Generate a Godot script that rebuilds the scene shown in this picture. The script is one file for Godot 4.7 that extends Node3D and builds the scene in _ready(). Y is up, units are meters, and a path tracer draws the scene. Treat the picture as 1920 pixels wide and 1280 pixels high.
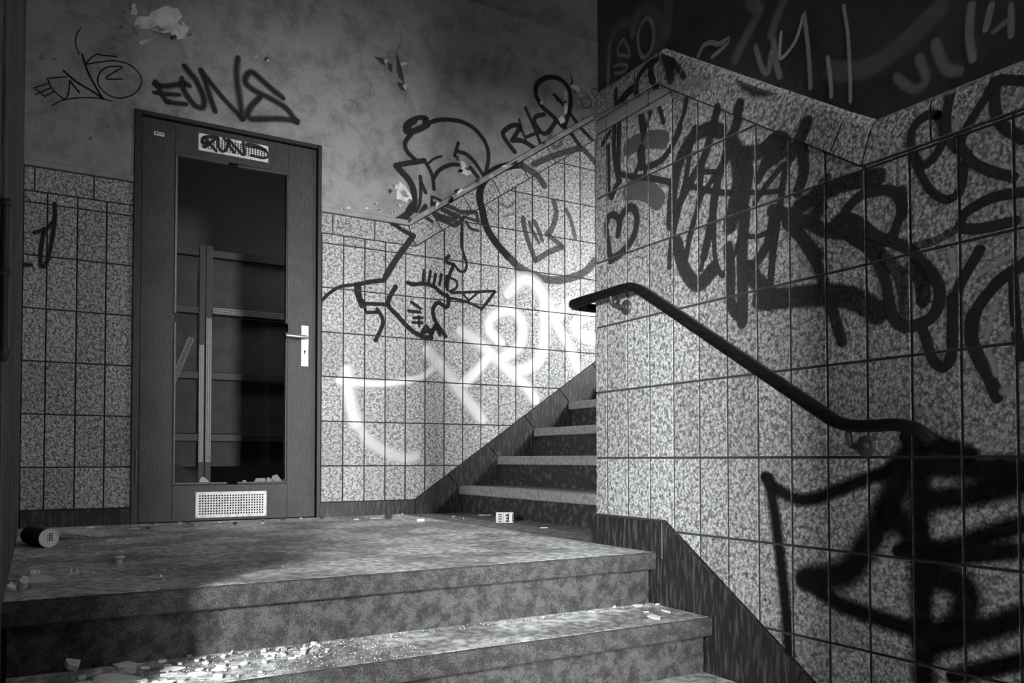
extends Node3D
# Stairwell with tiled walls. Axes: x along the back wall to the right, y up (0 = landing floor), -z into the back wall.
const BW := 4.3          # distance of the back wall's tile faces
const XR := 1.80635      # the right wall's tile faces
const RISE := 0.176
var rng := RandomNumberGenerator.new()
var M := {}
var back_t := Transform3D(Basis(Vector3(1, 0, 0), Vector3(0, 1, 0), Vector3(0, 0, 1)), Vector3(0, 0, -BW))
var right_t := Transform3D(Basis(Vector3(0, 0, 1), Vector3(0, 1, 0), Vector3(-1, 0, 0)), Vector3(XR, 0, 0))
var faces := {"b": [], "r": [], "v": []}      # convex outlines a spray stroke can land on: [outline, bounding box, height above the wall plane]

class MB:
	var v := PackedVector3Array()
	var n := PackedVector3Array()
	var c := PackedColorArray()
	func tri(a: Vector3, b: Vector3, d: Vector3) -> void:
		var m := (b - a).cross(d - a).normalized()
		tris(a, b, d, m, m, m)
	func tris(a: Vector3, b: Vector3, d: Vector3, na: Vector3, nb: Vector3, nd: Vector3) -> void:
		v.append(a); v.append(d); v.append(b)
		n.append(na); n.append(nd); n.append(nb)
	func quad(a: Vector3, b: Vector3, d: Vector3, e: Vector3) -> void:
		tri(a, b, d); tri(a, d, e)
	func box(lo: Vector3, hi: Vector3, r := 0.0) -> void:
		if r > 0.0:
			rbox(lo, hi, r)
			return
		var p := []
		for k in 8: p.append(Vector3(hi.x if k & 1 else lo.x, hi.y if k & 2 else lo.y, hi.z if k & 4 else lo.z))
		quad(p[4], p[5], p[7], p[6]); quad(p[1], p[0], p[2], p[3]); quad(p[5], p[1], p[3], p[7])
		quad(p[0], p[4], p[6], p[2]); quad(p[6], p[7], p[3], p[2]); quad(p[0], p[1], p[5], p[4])
	func rbox(lo: Vector3, hi: Vector3, r: float) -> void:     # a box with chamfered edges
		var s := [lo + Vector3.ONE * r, hi - Vector3.ONE * r]
		var q := func(x, y, z, ax):
			var t := Vector3(s[x].x, s[y].y, s[z].z)
			if ax == 0: t.x = hi.x if x else lo.x
			elif ax == 1: t.y = hi.y if y else lo.y
			else: t.z = hi.z if z else lo.z
			return t
		for sgn in 2:
			var f := sgn == 1
			_q(q.call(sgn, 0, 0, 0), q.call(sgn, 1, 0, 0), q.call(sgn, 1, 1, 0), q.call(sgn, 0, 1, 0), f)
			_q(q.call(0, sgn, 0, 1), q.call(0, sgn, 1, 1), q.call(1, sgn, 1, 1), q.call(1, sgn, 0, 1), f)
			_q(q.call(0, 0, sgn, 2), q.call(1, 0, sgn, 2), q.call(1, 1, sgn, 2), q.call(0, 1, sgn, 2), f)
		for a in 2:
			for b in 2:
				_q(q.call(a, b, 0, 0), q.call(a, b, 1, 0), q.call(a, b, 1, 1), q.call(a, b, 0, 1), a != b)
				_q(q.call(0, a, b, 1), q.call(1, a, b, 1), q.call(1, a, b, 2), q.call(0, a, b, 2), a != b)
				_q(q.call(a, 0, b, 2), q.call(a, 1, b, 2), q.call(a, 1, b, 0), q.call(a, 0, b, 0), a != b)
				for d in 2:
					if (a + b + d) % 2 == 1: tri(q.call(a, b, d, 0), q.call(a, b, d, 1), q.call(a, b, d, 2))
					else: tri(q.call(a, b, d, 0), q.call(a, b, d, 2), q.call(a, b, d, 1))
	func _q(a: Vector3, b: Vector3, d: Vector3, e: Vector3, f: bool) -> void:
		if f: quad(a, b, d, e)
		else: quad(e, d, b, a)
	# outline in x, y (counter-clockwise), between z0 and z1, its front edge bevelled
	func prism(p: PackedVector2Array, z0: float, z1: float, bev := 0.0) -> void:
		var k := p.size()
		var f := inset(p, bev) if bev > 0.0 else p
		var zs := z1 - bev
		var tr := Geometry2D.triangulate_polygon(f)
		for i in range(0, tr.size(), 3):
			var a := f[tr[i]]; var b := f[tr[i + 1]]; var d := f[tr[i + 2]]
			if (b - a).cross(d - a) < 0.0:
				var h := b; b = d; d = h
			tri(Vector3(a.x, a.y, z1), Vector3(b.x, b.y, z1), Vector3(d.x, d.y, z1))
			tri(Vector3(p[tr[i]].x, p[tr[i]].y, z0), Vector3(p[tr[i + 2]].x, p[tr[i + 2]].y, z0), Vector3(p[tr[i + 1]].x, p[tr[i + 1]].y, z0))
		for i in k:
			var j := (i + 1) % k
			quad(Vector3(p[i].x, p[i].y, z0), Vector3(p[j].x, p[j].y, z0), Vector3(p[j].x, p[j].y, zs), Vector3(p[i].x, p[i].y, zs))
			if bev > 0.0: quad(Vector3(p[i].x, p[i].y, zs), Vector3(p[j].x, p[j].y, zs), Vector3(f[j].x, f[j].y, z1), Vector3(f[i].x, f[i].y, z1))
	static func inset(p: PackedVector2Array, d: float) -> PackedVector2Array:
		var o := PackedVector2Array()
		var k := p.size()
		for i in k:
			var a := (p[i] - p[(i + k - 1) % k]).normalized()
			var b := (p[(i + 1) % k] - p[i]).normalized()
			var na := Vector2(-a.y, a.x); var nb := Vector2(-b.y, b.x)
			o.append(p[i] + (na + nb) * (d / maxf(1.0 + na.dot(nb), 0.35)))
		return o
	# a tube along points, its section (right, up) scaled by rad
	func sweep(pts: Array, section: Array, ups: Array, caps := true) -> void:
		var rings := []
		var k := section.size()
		for i in pts.size():
			var t: Vector3 = (pts[mini(i + 1, pts.size() - 1)] - pts[maxi(i - 1, 0)]).normalized()
			var up: Vector3 = ups[i] if ups.size() > 1 else ups[0]
			var side := t.cross(up).normalized()
			up = side.cross(t)
			var ring := []
			for q in section: ring.append([pts[i] + side * q.x + up * q.y, (side * q.x + up * q.y).normalized()])
			rings.append(ring)
		for i in rings.size() - 1:
			for j in k:
				var a: Array = rings[i][j]; var b: Array = rings[i][(j + 1) % k]; var d: Array = rings[i + 1][(j + 1) % k]; var e: Array = rings[i + 1][j]
				tris(a[0], d[0], b[0], a[1], d[1], b[1]); tris(a[0], e[0], d[0], a[1], e[1], d[1])
		if caps:
			for j in range(1, k - 1):
				tri(rings[0][0][0], rings[0][j][0], rings[0][j + 1][0])
				tri(rings[-1][0][0], rings[-1][j + 1][0], rings[-1][j][0])
	# profile of (radius, height) turned round y at o
	func lathe(prof: Array, seg: int, x := Transform3D.IDENTITY) -> void:
		for i in prof.size() - 1:
			var p: Vector2 = prof[i]; var q: Vector2 = prof[i + 1]
			var s := Vector2(q.y - p.y, p.x - q.x).normalized()
			for j in seg:
				var a := TAU * j / seg; var b := TAU * (j + 1) / seg
				var ca := Vector3(cos(a), 0, sin(a)); var cb := Vector3(cos(b), 0, sin(b))
				var na := x.basis * Vector3(ca.x * s.x, s.y, ca.z * s.x); var nb := x.basis * Vector3(cb.x * s.x, s.y, cb.z * s.x)
				var v0 := x * (ca * p.x + Vector3.UP * p.y); var v1 := x * (cb * p.x + Vector3.UP * p.y)
				var v2 := x * (cb * q.x + Vector3.UP * q.y); var v3 := x * (ca * q.x + Vector3.UP * q.y)
				if p.x > 0.0: tris(v0, v2, v1, na, nb, nb)
				if q.x > 0.0: tris(v0, v3, v2, na, na, nb)
	func mesh() -> ArrayMesh:
		var m := ArrayMesh.new()
		var a := []
		a.resize(Mesh.ARRAY_MAX)
		a[Mesh.ARRAY_VERTEX] = v; a[Mesh.ARRAY_NORMAL] = n
		if c.size() == v.size(): a[Mesh.ARRAY_COLOR] = c
		m.add_surface_from_arrays(Mesh.PRIMITIVE_TRIANGLES, a)
		return m

# ---------------------------------------------------------------- naming
var used := {}
func numbered(parent: Node, called: String) -> String:
	var key := "%d/%s" % [parent.get_instance_id(), called]
	used[key] = used.get(key, -1) + 1
	return called if used[key] == 0 else "%s_%03d" % [called, used[key]]
func tag(o: Node, label: String, category: String, group := "", kind := "") -> Node:
	o.set_meta("label", label); o.set_meta("category", category)
	if group: o.set_meta("group", group)
	if kind: o.set_meta("kind", kind)
	return o
func put(called: String, mesh: Mesh, mat: Material, parent: Node = null, at := Transform3D.IDENTITY) -> MeshInstance3D:
	var p: Node = parent if parent else self
	var o := MeshInstance3D.new()
	o.name = numbered(p, called); o.mesh = mesh; o.material_override = mat; o.transform = at
	p.add_child(o, true)
	return o
func thing(called: String, label: String, category: String, at := Transform3D.IDENTITY, group := "", kind := "") -> Node3D:
	var o := Node3D.new()
	o.name = numbered(self, called); o.transform = at
	add_child(o, true)
	tag(o, label, category, group, kind)
	return o
func box_mesh(lo: Vector3, hi: Vector3, r := 0.0) -> ArrayMesh:
	var b := MB.new(); b.box(lo, hi, r)
	return b.mesh()
func at(x: float, y: float, z: float) -> Transform3D: return Transform3D(Basis.IDENTITY, Vector3(x, y, z))

# ---------------------------------------------------------------- materials
func grey(x: float) -> Color: return Color(x, x * 1.012, x * 1.006).linear_to_srgb()
func noise(kind: int, freq: float, octaves: int, px: int, stops: Array, seed_n: int, gain := 0.55, warp := 0.0) -> NoiseTexture2D:
	var f := FastNoiseLite.new()
	f.noise_type = kind; f.frequency = freq; f.seed = seed_n
	f.fractal_type = FastNoiseLite.FRACTAL_FBM if octaves > 1 else FastNoiseLite.FRACTAL_NONE
	f.fractal_octaves = octaves; f.fractal_gain = gain
	f.cellular_return_type = FastNoiseLite.RETURN_DISTANCE
	if warp > 0.0:
		f.domain_warp_enabled = true; f.domain_warp_amplitude = warp; f.domain_warp_frequency = 0.03; f.domain_warp_fractal_octaves = 3
	var t := NoiseTexture2D.new()
	t.width = px; t.height = px; t.seamless = true; t.seamless_blend_skirt = 0.2; t.noise = f; t.normalize = true; t.generate_mipmaps = false
	if stops:
		var g := Gradient.new()
		var offs := PackedFloat32Array(); var cols := PackedColorArray()
		for s in stops:
			offs.append(s[0]); cols.append(grey(s[1]))
		g.offsets = offs; g.colors = cols
		t.color_ramp = g
	return t
func mat(albedo: float, rough := 0.7, tex: Texture2D = null, scale := Vector3.ONE, bump: Texture2D = null, depth := 0.1, detail: Texture2D = null, dscale := Vector3.ONE) -> StandardMaterial3D:
	var m := StandardMaterial3D.new()
	m.albedo_color = grey(albedo)
	m.roughness = rough
	m.albedo_texture = tex
	m.uv1_triplanar = true; m.uv1_world_triplanar = true; m.uv1_scale = scale; m.uv1_triplanar_sharpness = 6.0
	if bump:
		m.heightmap_enabled = true; m.heightmap_texture = bump; m.heightmap_scale = depth
	if detail:
		m.detail_enabled = true; m.detail_albedo = detail; m.detail_blend_mode = BaseMaterial3D.BLEND_MODE_MUL; m.detail_uv_layer = BaseMaterial3D.DETAIL_UV_2
		m.uv2_triplanar = true; m.uv2_world_triplanar = true; m.uv2_scale = dscale; m.uv2_triplanar_sharpness = 6.0
	return m
func materials() -> void:
	var SX := FastNoiseLite.TYPE_SIMPLEX_SMOOTH
	var CE := FastNoiseLite.TYPE_CELLULAR
	var pebble := noise(CE, 0.047, 2, 1024, [[0.0, 1.0], [0.4, 0.45], [1.0, 0.0]], 11, 0.5, 14.0)
	var mottle := noise(CE, 0.047, 2, 1024, [[0.0, 1.0], [0.28, 0.9], [0.5, 0.62], [0.72, 0.36], [1.0, 0.24]], 11, 0.5, 14.0)
	var cloud := noise(SX, 0.03, 5, 1024, [[0.0, 0.22], [0.36, 0.45], [0.54, 0.9], [1.0, 1.0]], 13, 0.66)
	M.tile = []
	for k in 5:
		var m := mat(TILE_A * [0.92, 1.0, 1.06, 0.86, 0.97][k], 0.28, mottle, Vector3.ONE * 2.2, pebble, 0.32, cloud, Vector3.ONE * 1.3)
		m.uv1_offset = Vector3(0.37 * k, 0.61 * k, 0.23 * k); m.uv2_offset = m.uv1_offset * 1.7
		M.tile.append(m)
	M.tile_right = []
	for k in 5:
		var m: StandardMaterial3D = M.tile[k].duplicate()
		m.albedo_color = grey(TILE_A * 0.84 * [0.9, 1.0, 1.07, 0.82, 0.97][k])  # same tile toned down: dirtier, and darkened in place of weaker side light
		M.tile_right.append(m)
	M.pebble = pebble
	M.grout = mat(0.03, 0.95)
	var fine := noise(SX, 0.09, 3, 512, [[0.0, 0.55], [0.5, 0.9], [1.0, 1.0]], 14)
	var blot := noise(SX, 0.012, 5, 512, [[0.0, 0.5], [0.42, 0.78], [0.6, 0.95], [1.0, 1.0]], 15, 0.7)
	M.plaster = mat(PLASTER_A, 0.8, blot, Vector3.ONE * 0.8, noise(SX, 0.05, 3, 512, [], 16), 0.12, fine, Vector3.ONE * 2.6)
	M.plaster_light = mat(PLASTER_A * 2.1, 0.85, blot, Vector3.ONE * 1.5)
	M.flake = mat(PLASTER_A * 1.9, 0.7, fine, Vector3.ONE * 2.0)
	M.flake.cull_mode = BaseMaterial3D.CULL_DISABLED
	M.bare_and_shade_dark = mat(0.06, 0.9, fine, Vector3.ONE * 3.0)  # bare plaster and cracks, also the painted shadows of torn flaps
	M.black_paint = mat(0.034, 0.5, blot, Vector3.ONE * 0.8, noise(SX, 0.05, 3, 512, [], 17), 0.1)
	M.ceiling = mat(0.16, 0.9, blot, Vector3.ONE * 0.6)
	M.shell = mat(0.4, 0.9)
	# worn concrete, dusty on top; tops also lightened in place of light from above
	var dust := noise(SX, 0.010, 6, 1024, [[0.0, 0.25], [0.38, 0.42], [0.5, 0.66], [0.62, 0.92], [1.0, 1.0]], 21, 0.72)
	var speck := noise(SX, 0.16, 3, 1024, [[0.0, 0.1], [0.4, 0.35], [0.5, 0.8], [0.6, 1.0], [1.0, 1.0]], 22, 0.75)
	var grit := noise(SX, 0.2, 2, 512, [], 23)
	var worn := noise(SX, 0.008, 4, 512, [[0.0, 0.3], [0.4, 0.55], [0.58, 0.95], [1.0, 1.0]], 28, 0.6)
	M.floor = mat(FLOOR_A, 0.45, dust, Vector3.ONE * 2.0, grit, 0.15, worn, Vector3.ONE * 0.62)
	M.nose = mat(0.095, 0.75, speck, Vector3.ONE * 1.1, grit, 0.1, dust, Vector3.ONE * 1.7)  # nosing faces: darker colour stands in for the light they miss
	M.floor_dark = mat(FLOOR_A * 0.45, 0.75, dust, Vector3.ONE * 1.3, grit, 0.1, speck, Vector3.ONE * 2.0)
	var grime := noise(SX, 0.012, 7, 1024, [[0.0, 0.1], [0.38, 0.28], [0.5, 0.5], [0.62, 0.78], [1.0, 1.0]], 24, 0.78)
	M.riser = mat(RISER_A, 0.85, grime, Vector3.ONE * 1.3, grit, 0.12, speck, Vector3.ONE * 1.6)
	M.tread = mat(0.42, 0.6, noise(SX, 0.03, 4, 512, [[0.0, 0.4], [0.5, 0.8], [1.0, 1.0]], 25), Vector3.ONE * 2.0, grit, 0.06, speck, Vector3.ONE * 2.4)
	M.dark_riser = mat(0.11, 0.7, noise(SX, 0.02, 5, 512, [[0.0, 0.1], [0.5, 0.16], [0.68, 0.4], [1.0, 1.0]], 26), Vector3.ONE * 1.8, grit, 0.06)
	# dark skirting with run-down drips: noise stretched along y
	var drip := noise(SX, 0.03, 3, 1024, [[0.0, 0.1], [0.5, 0.15], [0.62, 0.42], [0.74, 0.9], [1.0, 1.0]], 27, 0.72)
	M.skirting = mat(0.08, 0.5, drip, Vector3(1.8, 0.22, 1.8), grit, 0.08, speck, Vector3.ONE * 2.5)
	# wood: grain stretched along y
	var grain := noise(SX, 0.03, 4, 1024, [[0.0, 0.3], [0.45, 0.6], [0.6, 0.85], [1.0, 1.0]], 31)
	var streak := noise(SX, 0.03, 4, 1024, [[0.0, 0.12], [0.5, 0.3], [0.64, 0.8], [1.0, 1.0]], 34, 0.7)
	M.door_wood = mat(0.043, 0.55, grain, Vector3(3.2, 0.4, 3.2), grain, 0.06, noise(SX, 0.006, 4, 512, [[0.0, 0.4], [0.5, 0.8], [1.0, 1.0]], 32), Vector3.ONE * 0.9)
	M.bead_wood = mat(0.10, 0.4, grain, Vector3(3.2, 0.4, 3.2))
	M.frame_wood = mat(0.018, 0.5, grain, Vector3(3.2, 0.4, 3.2))
	M.rail_wood = mat(0.010, 0.33, grain, Vector3(3.0, 3.0, 0.5), grain, 0.03)
	M.rail_wood.metallic_specular = 0.2
	M.old_wood = mat(0.11, 0.6, streak, Vector3(5.0, 0.2, 1.1), streak, 0.3)
	M.steel = mat(0.62, 0.35); M.steel.metallic = 0.85
	M.dark_steel = mat(0.10, 0.4); M.dark_steel.metallic = 0.6
	M.grey_iron = mat(0.04, 0.45, fine, Vector3.ONE * 3.0)
	M.white_metal = mat(0.78, 0.45, noise(SX, 0.02, 4, 512, [[0.0, 0.5], [0.4, 0.9], [1.0, 1.0]], 33), Vector3.ONE * 2.5)
	M.black = mat(0.01, 0.6)
	M.hole = mat(0.004, 0.9)
	M.glass_big = mat(0.05, 0.3); M.glass_big.transparency = BaseMaterial3D.TRANSPARENCY_ALPHA; M.glass_big.albedo_color.a = 0.6; M.glass_big.metallic_specular = 0.05; M.glass_big.roughness = 0.6
	M.glass_edge = mat(0.2, 0.3); M.glass_edge.transparency = BaseMaterial3D.TRANSPARENCY_ALPHA; M.glass_edge.albedo_color.a = 0.55
	M.white_bit = mat(0.92, 0.8, fine, Vector3.ONE * 6.0)
	M.grey_bit = mat(0.55, 0.85, fine, Vector3.ONE * 6.0)
	M.dark_bit = mat(0.05, 0.85)
	M.paper = mat(0.8, 0.8, fine, Vector3.ONE * 4.0)
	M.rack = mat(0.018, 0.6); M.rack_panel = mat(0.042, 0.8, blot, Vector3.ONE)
	M.lattice = mat(0.22, 0.5)
	M.film = StandardMaterial3D.new()
	for k in ["tile", "flat"]:
		var f := mat(1.0, 0.62, null, Vector3.ONE * 2.2, pebble if k == "tile" else null, 0.12)
		f.albedo_color = Color.WHITE; f.metallic_specular = 0.2; f.roughness = 0.8
		f.vertex_color_use_as_albedo = true
		f.transparency = BaseMaterial3D.TRANSPARENCY_ALPHA
		M["film_" + k] = f
const TILE_A := 0.69
const PLASTER_A := 0.38
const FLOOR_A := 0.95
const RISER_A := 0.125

# ---------------------------------------------------------------- flat outlines
func clip(p: PackedVector2Array, a: Vector2, b: Vector2) -> PackedVector2Array:   # keeps what lies left of a -> b
	var o := PackedVector2Array()
	var d := b - a
	for i in p.size():
		var s := p[i]; var e := p[(i + 1) % p.size()]
		var fs := d.cross(s - a); var fe := d.cross(e - a)
		if fs >= 0.0: o.append(s)
		if (fs > 0.0 and fe < 0.0) or (fs < 0.0 and fe > 0.0): o.append(s + (e - s) * (fs / (fs - fe)))
	return o
func area(p: PackedVector2Array) -> float:
	var s := 0.0
	for i in p.size(): s += p[i].cross(p[(i + 1) % p.size()])
	return 0.5 * s
func rect(a: float, b: float, c: float, d: float) -> PackedVector2Array:   # u0, v0, u1, v1
	return PackedVector2Array([Vector2(a, b), Vector2(c, b), Vector2(c, d), Vector2(a, d)])
func clean(p: PackedVector2Array) -> PackedVector2Array:
	var o := PackedVector2Array()
	for q in p:
		if o.is_empty() or q.distance_to(o[-1]) > 0.0015: o.append(q)
	if o.size() > 1 and o[0].distance_to(o[-1]) < 0.0015: o.remove_at(o.size() - 1)
	return o
func face(wall: String, p: PackedVector2Array, w: float) -> void:
	var bb := Rect2(p[0], Vector2.ZERO)
	for q in p: bb = bb.expand(q)
	faces[wall].append([p, bb, w])
var full_tile: ArrayMesh
func slab_piece(called: String, p: PackedVector2Array, m: Material, parent: Node, wall: String, depth := 0.008, w := 0.0, bev := 0.0012) -> void:
	p = clean(p)
	if p.size() < 3 or area(p) < 0.00012: return
	var c := Vector2.ZERO
	for q in p: c += q / p.size()
	c = c.snapped(Vector2.ONE * 0.0001)
	var l := PackedVector2Array()
	for q in p: l.append(q - c)
	var b := MB.new()
	b.prism(l, -depth, 0.0, bev)
	put(called, b.mesh(), m, parent, at(c.x, c.y, w))
	if wall: face(wall, p, w)
func tile(cell: PackedVector2Array, regions: Array, parent: Node, wall: String) -> void:
	var pieces := []
	var total := 0.0
	for r in regions:
		var p := cell
		for h in r: 
			p = clip(p, h[0], h[1])
			if p.size() < 3: break
		if p.size() >= 3 and area(p) > 0.0001:
			pieces.append(p); total += area(p)
	if pieces.is_empty(): return
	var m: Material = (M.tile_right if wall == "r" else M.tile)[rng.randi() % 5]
	if total > area(cell) * 0.9995:
		slab_piece("tile", cell, m, parent, wall, 0.008, rng.randf_range(-0.0004, 0.0004))
		return
	for p in pieces: slab_piece("tile", p, m, parent, wall)

# ---------------------------------------------------------------- spray paint
var g_name := ""; var g_label := ""; var g_wall := ""; var g_mb: MB; var g_index := 0; var g_k := 0; var g_seed := 0
func graffiti(called: String, label: String, wall: String, _shade: float) -> void:
	g_name = called; g_label = label; g_wall = wall; g_mb = MB.new(); g_index += 1; g_k = 0
func spline(p: Array, step: float) -> PackedVector2Array:
	var q := []
	for i in range(0, p.size(), 2): q.append(Vector2(p[i], p[i + 1]))
	var o := PackedVector2Array()
	for i in q.size() - 1:
		var a: Vector2 = q[maxi(i - 1, 0)]; var b: Vector2 = q[i]; var c: Vector2 = q[i + 1]; var d: Vector2 = q[mini(i + 2, q.size() - 1)]
		var k := maxi(2, int(ceil(b.distance_to(c) / step)))
		for j in k: o.append(b.cubic_interpolate(c, a, d, float(j) / k))
	o.append(q[-1])
	return o
func clip3(p: Array, a: Vector2, b: Vector2) -> Array:
	var o := []
	var d := b - a
	for i in p.size():
		var s: Vector3 = p[i]; var e: Vector3 = p[(i + 1) % p.size()]
		var fs := d.cross(Vector2(s.x, s.y) - a); var fe := d.cross(Vector2(e.x, e.y) - a)
		if fs >= 0.0: o.append(s)
		if (fs > 0.0 and fe < 0.0) or (fs < 0.0 and fe > 0.0): o.append(s + (e - s) * (fs / (fs - fe)))
	return o
func stroke(w: float, alpha: float, soft: float, shade: float, pts: Array) -> void:
	var c := spline(pts, clampf(w * 0.45, 0.006, 0.02))
	var h := w * 0.5
	var rows := []
	var first := c[0]; var last := c[-1]
	var t0 := (c[1] - c[0]).normalized(); var t1 := (c[-1] - c[-2]).normalized()
	var reach := h + soft * 0.5
	for k in [0.999, 0.9, 0.7, 0.4]: rows.append([first - t0 * reach * k, t0, sqrt(1.0 - k * k)])
	for i in c.size():
		var t := (c[mini(i + 1, c.size() - 1)] - c[maxi(i - 1, 0)]).normalized()
		rows.append([c[i], t, 1.0])
	for k in [0.4, 0.7, 0.9, 0.999]: rows.append([last + t1 * reach * k, t1, sqrt(1.0 - k * k)])
	var lim := Rect2(c[0], Vector2.ZERO)
	for q in c: lim = lim.expand(q)
	lim = lim.grow(reach * 1.1)
	var near := []
	for f in faces[g_wall]:
		if lim.intersects(f[1]): near.append(f)
	var lift := 0.0007 + 0.00002 * g_index + 0.000004 * g_k
	g_k += 1
	var edge := []
	for r in rows:
		var nrm := Vector2(-r[1].y, r[1].x)
		var f: float = r[2]
		var inner := maxf(h - soft * 0.5, h * 0.15) * f
		var outer := (h + soft * 0.5) * f
		var ends := f if f < 1.0 else 1.0
		var row := []
		for k in [[-outer, 0.0], [-inner, alpha], [inner, alpha], [outer, 0.0]]:
			var q: Vector2 = r[0] + nrm * k[0]
			row.append(Vector3(q.x, q.y, k[1] * minf(1.0, ends * 1.6)))
		edge.append(row)
	for i in edge.size() - 1:
		for j in 3:
			var quad := [edge[i][j], edge[i][j + 1], edge[i + 1][j + 1], edge[i + 1][j]]
			var bb := Rect2(quad[0].x, quad[0].y, 0, 0)
			for q in quad: bb = bb.expand(Vector2(q.x, q.y))
			for f in near:
				if not bb.intersects(f[1]): continue
				var p: Array = quad
				var o: PackedVector2Array = f[0]
				if not (f[1].encloses(bb) and o.size() == 4 and absf(o[0].y - o[1].y) < 1e-5 and absf(o[1].x - o[2].x) < 1e-5):
					for k in o.size():
						p = clip3(p, o[k], o[(k + 1) % o.size()])
						if p.size() < 3: break
				if p.size() < 3: continue
				for k in range(1, p.size() - 1):
					var a: Vector3 = p[0]; var b: Vector3 = p[k]; var d: Vector3 = p[k + 1]
					if (Vector2(b.x - a.x, b.y - a.y)).cross(Vector2(d.x - a.x, d.y - a.y)) < 0.0:
						var s := b; b = d; d = s
					var z: float = f[2] + lift
					g_mb.tris(Vector3(a.x, a.y, z), Vector3(b.x, b.y, z), Vector3(d.x, d.y, z), Vector3.BACK, Vector3.BACK, Vector3.BACK)
					for q in [a, d, b]: g_mb.c.append(Color(shade, shade * 1.01, shade, q.z))
func graffiti_done() -> void:
	if g_mb.v.is_empty(): return
	var c := Vector3.ZERO
	for q in g_mb.v: c += q / g_mb.v.size()
	for i in g_mb.v.size(): g_mb.v[i] -= c
	var t := right_t if g_wall == "r" else back_t
	var o := put(g_name, g_mb.mesh(), M.film_tile if g_wall == "r" or g_label.contains("tile") else M.film_flat, null, t * Transform3D(Basis.IDENTITY, c))
	tag(o, g_label, "graffiti")

# ---------------------------------------------------------------- the scene
func _ready() -> void:
	rng.seed = 7
	look()
	materials()
	shell()
	wall_back()
	wall_right()
	floors()
	stairs_up()
	door()
	storage()
	left_side()
	handrail()
	peeling()
	paint()
	litter()

func look() -> void:
	var cam := Camera3D.new()
	cam.name = "camera"
	cam.projection = Camera3D.PROJECTION_FRUSTUM
	cam.near = 0.05; cam.far = 60.0
	cam.size = 1280.0 / 1504.97 * cam.near
	cam.frustum_offset = Vector2(0, 182.534 / 1504.97 * cam.near)
	cam.transform = Transform3D(Basis(Vector3(0.862268, -0.00063, 0.506451), Vector3(-0.012168, 0.999685, 0.02196), Vector3(-0.506305, -0.025097, 0.861989)), Vector3(0, 0.315, 0))
	add_child(cam)
	cam.make_current()
	var env := Environment.new()
	env.background_mode = Environment.BG_SKY
	var sky := Sky.new()
	var psm := ProceduralSkyMaterial.new()
	psm.sky_top_color = Color(0.7, 0.71, 0.71); psm.sky_horizon_color = Color(0.85, 0.86, 0.86); psm.ground_bottom_color = Color(0.2, 0.2, 0.2); psm.ground_horizon_color = Color(0.5, 0.5, 0.5)
	psm.sun_angle_max = 1.0
	sky.sky_material = psm
	env.sky = sky
	env.background_energy_multiplier = 0.6
	env.tonemap_mode = Environment.TONE_MAPPER_LINEAR
	env.tonemap_exposure = 1.0
	env.sdfgi_enabled = true; env.ssao_enabled = true; env.ssil_enabled = true
	var we := WorldEnvironment.new()
	we.name = "world_environment"; we.environment = env
	add_child(we)
	# daylight: frosted panes in the entrance hall behind the camera, beside it, and one added in the upper stairs inner wall
	window_light("window_1", "frosted entrance glazing in the hall behind the viewer", Transform3D(Basis.IDENTITY, Vector3(1.45, 0.98, 4.0)), Vector2(0.7, 1.5), L1)
	window_light("window_2", "frosted pane added in the stair inner wall, standing in for upstairs daylight", Transform3D(Basis.IDENTITY, Vector3(3.9, 1.83, -2.50)), Vector2(0.5, 0.35), L2)
	window_light("window_3", "frosted side window in the room left of the stairs", Transform3D(Basis(Vector3.UP, -PI / 2), Vector3(-1.75, 0.74, 0.42)), Vector2(0.42, 0.6), L3)
	window_light("window_5", "dim unseen pane added behind the viewer as fill light", Transform3D(Basis.IDENTITY, Vector3(1.48, 2.4, 0.38)), Vector2(0.5, 0.5), L5)  # added fill light, no such pane is known
	window_light("window_4", "small dim unseen pane added as fill light in the dark room behind the door", Transform3D(Basis(Vector3.UP, PI / 2), Vector3(2.5, 1.9, -4.95)), Vector2(0.5, 0.6), L4)  # added only to lift the darkness behind the door
const L1 := 80.0
const L2 := 17.0
const L3 := 68.0
const L4 := 2.5
const L5 := 1.6
func window_light(called: String, label: String, t: Transform3D, size: Vector2, energy: float) -> void:
	var w := thing(called, label, "window", t, "", "structure")
	var m := StandardMaterial3D.new()
	m.albedo_color = Color(0.8, 0.8, 0.8); m.emission_enabled = true; m.emission = Color(1, 1, 1); m.emission_energy_multiplier = clampf(energy / (size.x * size.y) * 0.05, 0.02, 1.0)
	var h := size * 0.5
	put("pane", box_mesh(Vector3(-h.x, -h.y, 0.02), Vector3(h.x, h.y, 0.03)), m, w)
	var b := MB.new()
	for s in [-1, 1]:
		b.box(Vector3(s * h.x - 0.04, -h.y - 0.04, -0.01), Vector3(s * h.x + 0.04, h.y + 0.04, 0.06))
		b.box(Vector3(-h.x - 0.04, s * h.y - 0.04, -0.01), Vector3(h.x + 0.04, s * h.y + 0.04, 0.06))
	put("window_frame", b.mesh(), mat(0.15), w)
	var l := AreaLight3D.new()
	l.name = "daylight"
	l.area_size = size; l.light_energy = energy; l.area_normalize_energy = true; l.shadow_enabled = true; l.area_range = 20.0; l.area_attenuation = 2.0
	w.add_child(l)

func structure(called: String, label: String, category: String, mesh: Mesh, m: Material) -> MeshInstance3D:
	return tag(put(called, mesh, m), label, category, "", "structure")

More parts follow.
